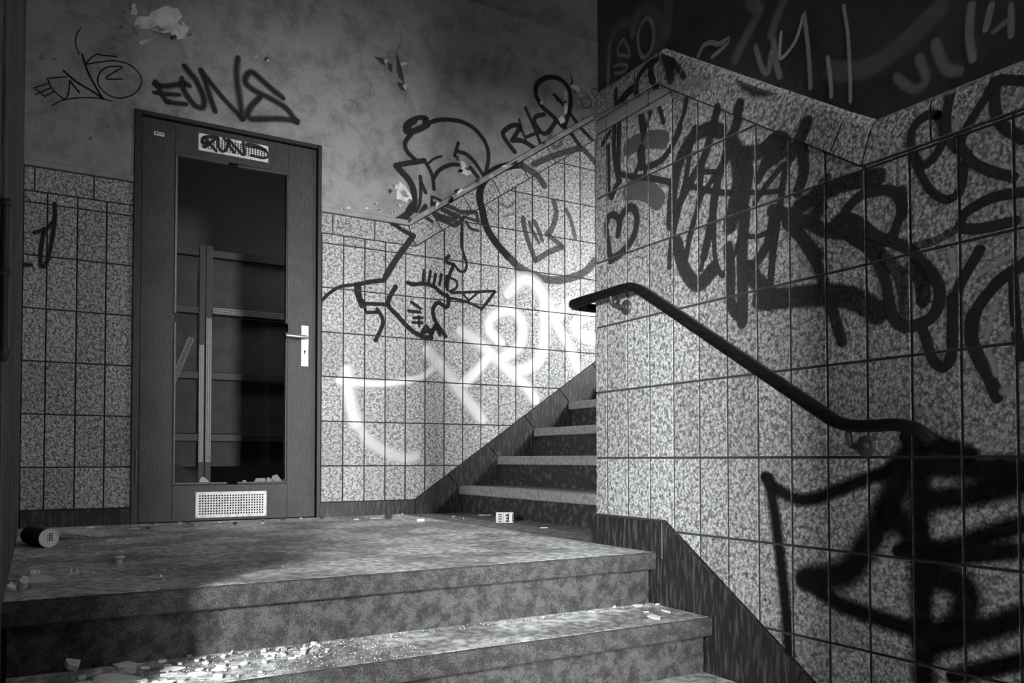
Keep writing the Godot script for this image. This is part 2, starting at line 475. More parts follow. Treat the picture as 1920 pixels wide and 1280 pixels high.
func shell() -> void:
	structure("ceiling", "dark painted ceiling above the landing", "ceiling", box_mesh(Vector3(-2.2, 3.11, -4.75), Vector3(6.0, 3.25, 4.6)), M.ceiling)
	var b := MB.new()                          # added unseen wall, its doorway and sill shaped to narrow the daylight
	b.box(Vector3(-0.36, -0.8, 0.42), Vector3(OPEN_X0, 3.11, 0.56))
	b.box(Vector3(OPEN_X0, OPEN_TOP, 0.42), Vector3(2.0, 3.11, 0.56)); b.box(Vector3(OPEN_X1, -0.8, 0.42), Vector3(2.0, OPEN_TOP, 0.56)); b.box(Vector3(OPEN_X0, -0.8, 0.42), Vector3(OPEN_X1, 0.12, 0.56))
	structure("wall_hall_added", "unseen wall added behind the viewer, its doorway shaped to narrow the daylight", "wall", b.mesh(), M.shell)
	b = MB.new()
	b.box(Vector3(-2.2, -0.8, 4.12), Vector3(2.2, 3.11, 4.3))
	b.box(Vector3(2.0, -0.8, 0.3), Vector3(2.2, 3.11, 4.2))
	b.box(Vector3(-2.2, -0.8, -4.6), Vector3(-1.85, 3.11, 4.3)); b.box(Vector3(-2.0, -0.8, 0.9), Vector3(0.6, 3.11, 1.0))
	structure("wall_entrance", "plain outer walls of the entrance hall", "wall", b.mesh(), M.shell)
	b = MB.new()                               # added unseen stub and beam round the gap, cutting the side light
	b.box(Vector3(-0.46, -0.8, -0.36), Vector3(-0.36, 3.11, 0.62)); b.box(Vector3(-0.46, 0.92, -1.7), Vector3(-0.36, 3.11, -0.36)); b.box(Vector3(-2.0, -0.8, -1.86), Vector3(-0.28, 3.11, -1.7))
	structure("wall_side_added", "unseen wall stub and beam added to shape the light from the side room", "wall", b.mesh(), M.shell)
	structure("added_trim_1", "unseen dark hood added to keep the stair pane light off the upper wall", "beam", box_mesh(Vector3(2.6, 1.85, -2.79), Vector3(4.42, 3.11, -2.72)), M.ceiling)  # added light blocker, out of view
	structure("wall_landing", "plain end wall beyond the upper stairs", "wall", box_mesh(Vector3(4.42, -0.8, -4.6), Vector3(4.6, 3.11, -2.2)), M.shell)
const OPEN_X0 := 1.14
const OPEN_X1 := 1.64
const OPEN_TOP := 1.44

func wall_back() -> void:
	var b := MB.new()
	var z := -0.003
	b.box(Vector3(-2.0, -0.8, -0.2), Vector3(0.386, 3.11, z)); b.box(Vector3(1.302, -0.8, -0.2), Vector3(4.6, 3.11, z)); b.box(Vector3(0.386, 2.025, -0.2), Vector3(1.302, 3.11, z)); b.box(Vector3(0.386, -0.8, -0.2), Vector3(1.302, 0.0, z))
	var w := put("wall_back", b.mesh(), M.grout, null, back_t)
	tag(w, "back wall with tiled dado and grey peeling plaster above", "wall", "", "structure")
	# dado tiles
	var px := 0.12365; var py := 0.24519; var y0 := 1.7489; var gr := 0.0032
	var dd := Vector2(1, 0.6875).normalized(); var bend := Vector2(1.873, 1.5535)
	var sk := Vector2(1.87, 0.083); var sd := Vector2(1, 0.68).normalized()
	var left := [[Vector2(-0.08, 1.5535), Vector2(-1, 1.5535)], [Vector2(0, 0.083), Vector2(1, 0.083)]]
	var low := [[bend, bend + Vector2(-1, 0)], [Vector2(0, 0.083), Vector2(1, 0.083)], [Vector2(1.873, 0), Vector2(1.873, 1)]]
	var high := [[bend, bend - dd], [sk, sk + sd], [Vector2(1.873, 1), Vector2(1.873, 0)]]
	for r in range(-4, 8):
		for k in range(-1, 4):
			var u0 := maxf(0.01392 + px * (k - 1), -0.082); var u1 := minf(0.01392 + px * k, 0.388)
			if u1 - u0 > 0.02: tile(rect(u0 + gr, y0 - py * r + gr, u1 - gr, y0 - py * (r - 1) - gr), [left], w, "b")
		for k in range(0, 19):
			var u0 := 1.44064 + px * (k - 1); var u1 := u0 + px
			u0 = maxf(u0, 1.306)
			tile(rect(u0 + gr, y0 - py * r + gr, u1 - gr, y0 - py * (r - 1) - gr), [low, high], w, "b")
	# rim tiles along the top of the dado
	var v0 := 1.5595; var v1 := 1.668
	for e in [[-0.08, -0.0415], [-0.036, 0.2025], [0.2075, 0.386], [1.306, 1.3745], [1.380, 1.6195], [1.625, 1.831]]:
		var p := rect(e[0], v0, e[1], v1)
		if e[1] > 1.8: p = PackedVector2Array([Vector2(1.625, v0), Vector2(1.868, v0), Vector2(1.8265, v1), Vector2(1.625, v1)])
		slab_piece("rim_tile", p, M.tile[rng.randi() % 5], w, "b", 0.008, 0.001)
	var lo0 := Vector2(1.8735, 1.5605); var perp := Vector2(-dd.y, dd.x) * 0.1085
	var s := 0.006
	var len_first := 0.2
	var first := true
	while s < 2.4:
		var e := s + (len_first if first else 0.2452)
		var a := lo0 + dd * (s + 0.0025); var c := lo0 + dd * (e - 0.0025)
		var p := PackedVector2Array([a, c, c + perp, a + perp])
		if first: p = PackedVector2Array([lo0 + Vector2(0.001, 0.002), c, c + perp, Vector2(1.8325, 1.668)])
		slab_piece("rim_tile", p, M.tile[rng.randi() % 5], w, "b", 0.008, 0.001)
		s = e; first = false
	# plaster above the dado, its lower edge standing proud of the tiles
	b = MB.new()
	var pw := 0.006
	var dv := func(u: float, off: float) -> float: return 1.676 + off + 0.6875 * (u - 1.829)
	var outs := [rect(-0.09, 1.676, 0.379, 3.11), rect(0.379, 2.036, 1.311, 3.11), rect(1.311, 1.676, 1.829, 3.11),
		PackedVector2Array([Vector2(1.829, 1.676), Vector2(3.9, dv.call(3.9, 0.0)), Vector2(3.9, 3.11), Vector2(1.829, 3.11)])]
	for p in outs:
		b.prism(p, -0.006, pw)
		face("b", p, pw)
	put("plaster", b.mesh(), M.plaster, w)
	b = MB.new()                               # proud lip of plaster, thick with old paint
	b.prism(rect(-0.09, 1.672, 0.379, 1.702), 0.0, 0.0115, 0.004)
	b.prism(PackedVector2Array([Vector2(1.311, 1.672), Vector2(1.832, 1.672), Vector2(1.822, 1.702), Vector2(1.311, 1.702)]), 0.0, 0.0115, 0.004)
	b.prism(PackedVector2Array([Vector2(1.832, 1.672), Vector2(3.9, dv.call(3.9, -0.006)), Vector2(3.9, dv.call(3.9, 0.034)), Vector2(1.822, 1.702)]), 0.0, 0.0115, 0.004)
	put("plaster_lip", b.mesh(), M.plaster, w)
	b = MB.new()
	for p in [rect(-0.09, 1.700, 0.379, 1.703), ]: b.prism(p, 0.005, 0.0075)
	# skirting slabs
	var base := put("baseboard_back", box_mesh(Vector3(-0.08, -0.02, -0.006), Vector3(0.378, 0.079, 0.009), 0.002), M.skirting, null, back_t)
	tag(base, "dark skirting slabs along the foot of the back wall and its stairs", "skirting", "", "structure")
	slab_piece("skirting_slab", rect(1.3115, -0.02, 1.8685, 0.079), M.skirting, base, "", 0.015, 0.009)
	var tq := [Vector2(1.872, 0.079), Vector2(2.081, 0.2265)]
	for k in range(1, 8): tq.append(Vector2(2.081 + 0.2645 * k, 0.2265 + 0.1795 * k))
	for k in tq.size() - 1:
		var dn := Vector2(0.071, -0.076) * 3.2
		var a0: Vector2 = tq[k]; var a1: Vector2 = tq[k + 1]
		var p := PackedVector2Array([a0 + dn + Vector2(0.0025, 0), a1 + dn - Vector2(0.0025, 0), a1 - Vector2(0.002, 0.0015), a0 + Vector2(0.002, 0.0015)])
		if k == 0: p = PackedVector2Array([Vector2(1.872, -0.02), Vector2(2.20, -0.02), Vector2(2.20, 0.10), a1 + Vector2(0.071, -0.076), a1 - Vector2(0.002, 0.0015), a0])
		slab_piece("skirting_slab", p, M.skirting, base, "", 0.015, 0.009)

func wall_right() -> void:
	var b := MB.new()
	# the wall is solid behind its face, as far as the upper flight
	b.box(Vector3(-2.446, -0.8, -3.2), Vector3(0.5, 3.11, -0.03))
	for p in [rect(-2.446, -0.8, -2.0635, 1.70), PackedVector2Array([Vector2(-2.0635, -0.8), Vector2(-1.265, -0.8), Vector2(-1.265, 1.16), Vector2(-2.0635, 1.70)]), rect(-1.265, -0.8, 0.5, 1.16)]: b.prism(p, -0.03, -0.003)
	var w := put("wall_right", b.mesh(), M.grout, null, right_t)
	tag(w, "right wall with rough glazed tiles below and black paint above", "wall", "", "structure")
	var px := 0.12055; var py := 0.24519; var y0 := 0.319; var gr := 0.0034
	var ap := Vector2(-2.0905, 1.5955); var va := Vector2(-1.3035, 1.0605); var dn := (va - ap).normalized()
	var sk := Vector2(-2.062, 0.111); var sl := Vector2(1, -0.66).normalized()
	var A := [[Vector2(-2.062, 0), Vector2(-2.062, 1)], [Vector2(-3, 0.111), Vector2(-2, 0.111)], [Vector2(0, 1.5955), Vector2(-1, 1.5955)], [va, ap]]
	var B := [[Vector2(-2.062, 1), Vector2(-2.062, 0)], [Vector2(-1.3035, 0), Vector2(-1.3035, 1)], [sk, sk + sl], [Vector2(0, 1.5955), Vector2(-1, 1.5955)], [va, ap]]
	var C := [[Vector2(-1.3035, 1), Vector2(-1.3035, 0)], [Vector2(0, 1.0605), Vector2(-1, 1.0605)], [sk, sk + sl]]
	for r in range(-4, 7):
		for k in range(-1, 19):
			var u0 := maxf(-2.38009 + px * k, -2.451); var u1 := -2.38009 + px * (k + 1)
			if u1 > -0.1 or u1 - u0 < 0.02: continue
			tile(rect(u0 + gr, y0 + py * r + gr, u1 - gr, y0 + py * (r + 1) - gr), [A, B, C], w, "r")
	# cap tiles: rounded upper edge, standing a little proud
	var o := 0.1125
	var up := Vector2(-dn.y, dn.x)
	var a_lo := ap + Vector2(0, 0.005); var v_lo := va + Vector2(0, 0.006)
	var a_hi := Vector2(-2.0635, 1.7145); var v_hi := Vector2(-1.265, 1.1755)
	var g := 0.003
	var caps := [[Vector2(-2.451, a_lo.y), Vector2(-2.209 - g, a_lo.y), Vector2(-2.209 - g, a_hi.y), Vector2(-2.451, a_hi.y)],
		[Vector2(-2.209 + g, a_lo.y), a_lo - Vector2(g, 0), a_hi - Vector2(g, 0), Vector2(-2.209 + g, a_hi.y)]]
	var cut := [0.0, 0.1465, 0.3985, 0.6335, 0.873, -1.0]
	for k in 5:
		var pl: Vector2 = a_lo + Vector2(g, -0.001) if k == 0 else a_lo + dn * (cut[k] - 0.035 + g)
		var ph: Vector2 = a_hi + Vector2(g, -0.001) if k == 0 else a_hi + dn * (cut[k] + g)
		var ql: Vector2 = v_lo - Vector2(g, -0.001) if k == 4 else a_lo + dn * (cut[k + 1] - 0.035 - g)
		var qh: Vector2 = v_hi - Vector2(g, -0.001) if k == 4 else a_hi + dn * (cut[k + 1] - g)
		caps.append([pl, ql, qh, ph])
	for e in [[-1.265, -1.117], [-1.117, -0.872], [-0.872, -0.627], [-0.627, -0.382]]:
		var l0: float = v_lo.x if e[0] == -1.265 else e[0]
		caps.append([Vector2(l0 + g, v_lo.y), Vector2(e[1] - g, v_lo.y), Vector2(e[1] - g, v_hi.y), Vector2(e[0] + g, v_hi.y)])
	for c in caps:
		var p := PackedVector2Array(c)
		var cc := (p[0] + p[1] + p[2] + p[3]) / 4.0
		b = MB.new()
		# front face up to the start of the rounding, then five strips over the upper edge
		var prof := [[0.0, 0.004], [0.74, 0.004], [0.86, 0.001], [0.94, -0.005], [0.985, -0.011], [1.0, -0.018]]
		for i in prof.size() - 1:
			var f0: float = prof[i][0]; var f1: float = prof[i + 1][0]
			var q := [p[0].lerp(p[3], f0), p[1].lerp(p[2], f0), p[1].lerp(p[2], f1), p[0].lerp(p[3], f1)]
			var zz := [prof[i][1], prof[i][1], prof[i + 1][1], prof[i + 1][1]]
			var v3 := []
			for j in 4: v3.append(Vector3(q[j].x - cc.x, q[j].y - cc.y, zz[j]))
			b.quad(v3[0], v3[1], v3[2], v3[3])
			for j in [1, 3]:     # ends
				var a: Vector3 = v3[j]; var d: Vector3 = v3[(j + 1) % 4]
				b.quad(Vector3(a.x, a.y, -0.02), Vector3(d.x, d.y, -0.02), d, a)
		var l0 := Vector3(p[0].x - cc.x, p[0].y - cc.y, 0.0); var l1 := Vector3(p[1].x - cc.x, p[1].y - cc.y, 0.0)
		b.quad(l0 + Vector3(0, 0, -0.02), l1 + Vector3(0, 0, -0.02), l1 + Vector3(0, 0, 0.004), l0 + Vector3(0, 0, 0.004))
		put("cap_tile", b.mesh(), M.tile_right[rng.randi() % 5], w, at(cc.x, cc.y, 0))
		face("r", PackedVector2Array([p[0], p[1], p[1].lerp(p[2], 0.82), p[0].lerp(p[3], 0.82)]), 0.004)
	# black painted plaster above
	b = MB.new()
	var hi := [rect(-2.448, 1.70, -2.0635, 3.11), PackedVector2Array([Vector2(-2.0635, 1.70), Vector2(-1.265, 1.165), Vector2(-1.265, 3.11), Vector2(-2.0635, 3.11)]), rect(-1.265, 1.165, 0.4, 3.11)]
	for p in hi:
		b.prism(p, -0.02, -0.012)
		face("r", p, -0.012)
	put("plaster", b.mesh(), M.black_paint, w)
	# skirting
	var base := put("baseboard_right", box_mesh(Vector3(-2.474, -0.02, -0.01), Vector3(-2.064, 0.105, 0.014), 0.003), M.skirting, null, right_t)
	tag(base, "dark drip-stained skirting stepping down the right wall beside the stairs", "skirting", "", "structure")
	var dd := Vector2(0.045, -0.08) * 4.6
	var tops := [Vector2(-2.062, 0.107), Vector2(-1.780, -0.079), Vector2(-1.498, -0.265), Vector2(-1.216, -0.451)]
	for k in 3:
		var a0: Vector2 = tops[k]; var a1: Vector2 = tops[k + 1]
		var p := PackedVector2Array([a0 + Vector2(-dd.x, dd.y) + Vector2(0.0015, 0), a1 + Vector2(-dd.x, dd.y), a1, a0 + Vector2(0.001, 0)])
		if k == 0: p = PackedVector2Array([Vector2(-2.20, -0.42), a1 + Vector2(-dd.x, dd.y), a1, a0 + Vector2(0.001, 0), Vector2(-2.064, -0.02), Vector2(-2.2, -0.02)])
		slab_piece("skirting_slab", p, M.skirting, base, "", 0.02, 0.012)

func step_block(x0: float, x1: float, zn: float, zb: float, y: float, th: float) -> ArrayMesh:   # a tread with a rounded nosing towards +z at zn
	var b := MB.new()
	var r := 0.009
	var pr := [Vector2(zb, y - th), Vector2(zn - 0.004, y - th), Vector2(zn, y - th + 0.004)]
	for k in 5: pr.append(Vector2(zn - r + r * cos(PI / 2 * k / 4.0), y - r + r * sin(PI / 2 * k / 4.0)))
	pr.append(Vector2(zb, y))
	var n := pr.size()
	for i in n:
		var a: Vector2 = pr[i]; var c: Vector2 = pr[(i + 1) % n]
		b.quad(Vector3(x1, a.y, a.x), Vector3(x1, c.y, c.x), Vector3(x0, c.y, c.x), Vector3(x0, a.y, a.x))
	for i in range(1, n - 1):
		b.tri(Vector3(x1, pr[0].y, pr[0].x), Vector3(x1, pr[i].y, pr[i].x), Vector3(x1, pr[i + 1].y, pr[i + 1].x))
		b.tri(Vector3(x0, pr[0].y, pr[0].x), Vector3(x0, pr[i + 1].y, pr[i + 1].x), Vector3(x0, pr[i].y, pr[i].x))
	return b.mesh()
func nose_mesh(x0: float, x1: float, zn: float, y: float, th: float) -> ArrayMesh:   # the worn front edge, its face darkened in place of shade, a hair proud of the slab
	return step_block(x0, x1, zn, zn - 0.012, y, th)

func floors() -> void:
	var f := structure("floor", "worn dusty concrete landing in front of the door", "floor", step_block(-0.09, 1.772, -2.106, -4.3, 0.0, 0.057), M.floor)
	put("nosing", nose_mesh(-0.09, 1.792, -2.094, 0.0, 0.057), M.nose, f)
	put("floor_strip", step_block(1.772, 1.792, -2.106, -4.3, 0.0, 0.057), M.floor, f)
	put("stair_foot", box_mesh(Vector3(1.796, -0.06, -4.3), Vector3(2.6, -0.003, -2.45)), M.floor_dark, f)
	structure("floor_hall", "concrete floor of the entrance hall below the steps", "floor", box_mesh(Vector3(-2.1, -0.62, -1.33), Vector3(2.1, -0.525, 4.3)), M.floor_dark)
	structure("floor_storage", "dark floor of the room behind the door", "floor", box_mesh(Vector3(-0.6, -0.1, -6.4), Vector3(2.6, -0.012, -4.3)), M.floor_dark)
	var s := thing("lower_staircase", "short flight of concrete steps leading up to the landing", "stairs", at(0, -0.525, -1.3), "", "")
	var t := Transform3D(Basis.IDENTITY, -s.position)
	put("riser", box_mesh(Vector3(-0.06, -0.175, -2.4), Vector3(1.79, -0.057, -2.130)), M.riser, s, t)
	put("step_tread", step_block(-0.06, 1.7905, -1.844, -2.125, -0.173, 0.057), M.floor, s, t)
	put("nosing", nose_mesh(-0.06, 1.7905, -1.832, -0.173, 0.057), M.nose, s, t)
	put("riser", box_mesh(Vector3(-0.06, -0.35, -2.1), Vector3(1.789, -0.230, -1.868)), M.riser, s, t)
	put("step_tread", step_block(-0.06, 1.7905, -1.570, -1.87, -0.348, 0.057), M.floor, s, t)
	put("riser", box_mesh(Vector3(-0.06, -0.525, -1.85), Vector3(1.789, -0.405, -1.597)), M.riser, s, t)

func stairs_up() -> void:
	var s := thing("upper_staircase", "upper flight of dark steps with pale tread edges climbing right", "stairs", at(2.15, 0, -3.4))
	var t := Transform3D(Basis.IDENTITY, -s.position)
	var turn := Transform3D(Basis(Vector3.UP, -PI / 2), Vector3.ZERO)    # +z nosing becomes -x
	for k in 8:
		var x := 2.152 + 0.2637 * k; var y := 0.156 + RISE * k
		var far := x + 0.31 if k < 7 else 4.41
		put("step_tread", step_block(-4.288, -2.446, -x, -far, y, 0.05), M.tread, s, t * turn)
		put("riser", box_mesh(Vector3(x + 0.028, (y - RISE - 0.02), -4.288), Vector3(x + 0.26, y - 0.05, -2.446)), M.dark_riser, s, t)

func door() -> void:
	var d := thing("door_1", "dark wooden door with its glass knocked out and two white vent plates", "door", at(0.84, 0, -BW), "", "structure")
	var o := Vector3(-0.84, 0, 0)
	var t := Transform3D(Basis.IDENTITY, o)
	var fr := MB.new()
	fr.box(Vector3(0.377, -0.004, -0.16), Vector3(0.411, 2.034, 0.014), 0.003)
	put("door_frame", fr.mesh(), M.frame_wood, d, t)
	fr = MB.new(); fr.box(Vector3(1.289, -0.004, -0.16), Vector3(1.312, 2.034, 0.014), 0.003)
	put("door_frame", fr.mesh(), M.frame_wood, d, t)
	fr = MB.new(); fr.box(Vector3(0.411, 2.012, -0.16), Vector3(1.289, 2.034, 0.014), 0.003)
	put("door_frame", fr.mesh(), M.frame_wood, d, t)
	# leaf: stiles and rails
	var z1 := -0.004; var z0 := -0.044
	for e in [["door_stile", 0.414, 0.004, 0.566, 2.008], ["door_stile", 1.136, 0.004, 1.286, 2.008], ["door_rail", 0.566, 1.855, 1.136, 2.008], ["door_rail", 0.566, 0.004, 1.136, 0.185]]:
		put(e[0], box_mesh(Vector3(e[1], e[2], z0), Vector3(e[3], e[4], z1), 0.0015), M.door_wood, d, t)
	# glazing beads, each broken away in the middle
	var bead := func(a: Vector3, c: Vector3, inward: Vector3):
		var b := MB.new()
		var along := (c - a).normalized()
		var back := Vector3(0, 0, 1)
		var prof := [Vector2(0, -0.03), Vector2(0, 0.006), Vector2(0.003, 0.008), Vector2(0.006, 0.006), Vector2(0.0075, 0.003), Vector2(0.0105, 0.003), Vector2(0.0125, -0.001), Vector2(0.0125, -0.03)]
		var ring := func(p: Vector3) -> Array:
			var r := []
			for q in prof: r.append(p + inward * q.x + back * (q.y - 0.002))
			return r
		var r0: Array = ring.call(a); var r1: Array = ring.call(c)
		var flip := along.cross(inward).dot(back) < 0.0
		for i in prof.size() - 1:
			if flip: b.quad(r0[i], r0[i + 1], r1[i + 1], r1[i])
			else: b.quad(r0[i], r1[i], r1[i + 1], r0[i + 1])
		for i in range(1, prof.size() - 1):
			if flip: b.tri(r0[0], r0[i + 1], r0[i]); b.tri(r1[0], r1[i], r1[i + 1])
			else: b.tri(r0[0], r0[i], r0[i + 1]); b.tri(r1[0], r1[i + 1], r1[i])
		put("glazing_bead", b.mesh(), M.bead_wood, d, t)
	var zf := -0.004
	bead.call(Vector3(0.566, 1.855, zf), Vector3(0.823, 1.855, zf), Vector3.DOWN)
	bead.call(Vector3(0.868, 1.850, zf), Vector3(1.136, 1.855, zf), Vector3.DOWN)
	bead.call(Vector3(0.566, 0.185, zf), Vector3(0.830, 0.185, zf), Vector3.UP)
	bead.call(Vector3(0.880, 0.185, zf), Vector3(1.136, 0.185, zf), Vector3.UP)
	bead.call(Vector3(0.566, 0.185, zf), Vector3(0.566, 1.002, zf), Vector3.RIGHT)
	bead.call(Vector3(0.566, 1.047, zf), Vector3(0.566, 1.855, zf), Vector3.RIGHT)
	bead.call(Vector3(1.136, 0.185, zf), Vector3(1.136, 0.994, zf), Vector3.LEFT)
	bead.call(Vector3(1.136, 1.041, zf), Vector3(1.136, 1.855, zf), Vector3.LEFT)
	# shards of thick glass left in the rebate
	for sh in [[0.5775, 0.197, 0.0, 0.115, 0.098, 0.027, 0.098, 0.0], [0.693, 0.197, 0.012, 0.027, 0.028, 0.027, 0.052, 0.0], [0.965, 0.197, 0.012, 0.018, 0.060, 0.019, 0.062, 0.0], [1.032, 0.197, 0.0, 0.018, 0.012, 0.023, 0.042, 0.002], [1.058, 0.197, 0.003, 0.03, 0.028, 0.038, 0.054, 0.004], [1.114, 0.197, 0.004, 0.006, 0.012, 0.02, 0.02, 0.0], [0.905, 0.197, 0.006, 0.008, 0.018, 0.011, 0.025, 0.0]]:
		var p := PackedVector2Array([Vector2(sh[0], 0.19), Vector2(sh[0] + sh[6], 0.19), Vector2(sh[0] + sh[6], sh[1] + sh[7] + 0.001), Vector2(sh[0] + sh[4], sh[1] + sh[5]), Vector2(sh[0] + sh[2], sh[1] + sh[3])])
		var b := MB.new(); b.prism(p, -0.024, -0.018)
		put("glass_shard", b.mesh(), M.glass_big if sh[0] < 0.6 else M.glass_edge, d, t)
	# vent plates with rows of punched holes
	for e in [[0.675, 1.890, 1.025, 1.978, 24, 6], [0.677, 0.0185, 1.0285, 0.149, 24, 8]]:
		var b := MB.new()
		var x0: float = e[0]; var y0: float = e[1]; var x1: float = e[2]; var y1: float = e[3]
		var nx: int = e[4]; var ny: int = e[5]
		var mx := 0.014; var my := 0.013
		var sx := (x1 - x0 - 2 * mx) / nx; var sy := (y1 - y0 - 2 * my) / ny
		var f0 := -0.004; var f1 := -0.001
		b.box(Vector3(x0, y0, f0), Vector3(x1, y0 + my, f1)); b.box(Vector3(x0, y1 - my, f0), Vector3(x1, y1, f1))
		b.box(Vector3(x0, y0 + my, f0), Vector3(x0 + mx, y1 - my, f1)); b.box(Vector3(x1 - mx, y0 + my, f0), Vector3(x1, y1 - my, f1))
		for i in nx:
			for j in ny:
				var c := Vector2(x0 + mx + sx * (i + 0.5), y0 + my + sy * (j + 0.5))
				var prev := []
				for q in 9:
					var an := PI / 4 + q * PI / 4
					var cp := Vector2(cos(an), sin(an))
					var k := maxf(absf(cp.x), absf(cp.y))
					var oo := c + Vector2(cp.x / k * sx * 0.5, cp.y / k * sy * 0.5)
					var ii := c + cp * 0.0046
					if q > 0:
						var po: Vector2 = prev[0]; var pi: Vector2 = prev[1]
						b.quad(Vector3(pi.x, pi.y, f1), Vector3(po.x, po.y, f1), Vector3(oo.x, oo.y, f1), Vector3(ii.x, ii.y, f1))
						b.quad(Vector3(pi.x, pi.y, f0), Vector3(pi.x, pi.y, f1), Vector3(ii.x, ii.y, f1), Vector3(ii.x, ii.y, f0))
					prev = [oo, ii]
		var pl := put("vent_plate", b.mesh(), M.white_metal, d, t)
		pl.set_meta("label", "white perforated vent plate")
		put("vent_backing", box_mesh(Vector3(x0 + 0.004, y0 + 0.004, -0.0041), Vector3(x1 - 0.004, y1 - 0.004, -0.0036)), M.hole, pl)
		b = MB.new()
		for q in [[x0 + 0.005, y1 - 0.005], [x1 - 0.005, y1 - 0.005], [x0 + 0.005, y0 + 0.005], [x1 - 0.005, y0 + 0.005], [x0 + 0.12, y1 - 0.005], [x1 - 0.12, y1 - 0.005], [x0 + 0.12, y0 + 0.005], [x1 - 0.12, y0 + 0.005]]:
			b.lathe([Vector2(0.0, 0.0015), Vector2(0.0022, 0.0012), Vector2(0.0026, 0.0)], 8, Transform3D(Basis(Vector3.RIGHT, PI / 2), Vector3(q[0], q[1], f1)))
		put("screws", b.mesh(), M.dark_steel, pl)
		if ny == 6: face("v", rect(x0, y0, x1, y1), f1)
	# number plate, lock plate, lever
	put("number_plate", box_mesh(Vector3(0.467, 1.925, -0.004), Vector3(0.514, 1.944, -0.002)), M.white_metal, d, t)
	var tm := TextMesh.new()
	tm.text = "♦88309♦"; tm.font_size = 24; tm.pixel_size = 0.0003; tm.depth = 0.0006
	put("number", tm, M.black, d, Transform3D(Basis.IDENTITY, o + Vector3(0.4905, 1.9345, -0.0016)))
	var lk := put("lock_plate", box_mesh(Vector3(1.206, 0.817, -0.004), Vector3(1.246, 1.037, 0.0005), 0.001), M.steel, d, t)
	var b := MB.new()
	for q in [[1.2125, 1.031], [1.2395, 1.031], [1.2125, 0.823], [1.2395, 0.823]]: b.lathe([Vector2(0.0, 0.0016), Vector2(0.0024, 0.0012), Vector2(0.003, 0.0)], 8, Transform3D(Basis(Vector3.RIGHT, PI / 2), Vector3(q[0], q[1], 0.0005)))
	put("screws", b.mesh(), M.dark_steel, lk)
	b = MB.new()
	b.lathe([Vector2(0.0, 0.002), Vector2(0.0055, 0.002), Vector2(0.006, 0.0)], 14, Transform3D(Basis(Vector3.RIGHT, PI / 2), Vector3(1.226, 0.897, 0.0005)))
	b.box(Vector3(1.2235, 0.880, 0.0), Vector3(1.2285, 0.896, 0.0018))
	put("keyhole", b.mesh(), M.hole, lk)
	b = MB.new()
	var sec := []
	for k in 10: sec.append(Vector2(0.0085 * cos(TAU * k / 10), 0.0095 * sin(TAU * k / 10)))
	b.sweep([Vector3(1.229, 0.968, 0.0), Vector3(1.229, 0.968, 0.035), Vector3(1.224, 0.968, 0.045), Vector3(1.21, 0.9685, 0.050), Vector3(1.17, 0.969, 0.051), Vector3(1.118, 0.9705, 0.049), Vector3(1.114, 0.9705, 0.048)], sec, [Vector3.UP])
	put("lever_handle", b.mesh(), M.steel, d, t)
	b = MB.new()
	b.lathe([Vector2(0.0, 0.0), Vector2(0.006, 0.0), Vector2(0.006, 0.085), Vector2(0.0, 0.087)], 10, at(0.400, 0.20, 0.013)); 
	b.lathe([Vector2(0.0, 0.088), Vector2(0.006, 0.088), Vector2(0.006, 0.158), Vector2(0.0, 0.16)], 10, at(0.400, 0.20, 0.013))
	put("hinge", b.mesh(), M.dark_steel, d, t)

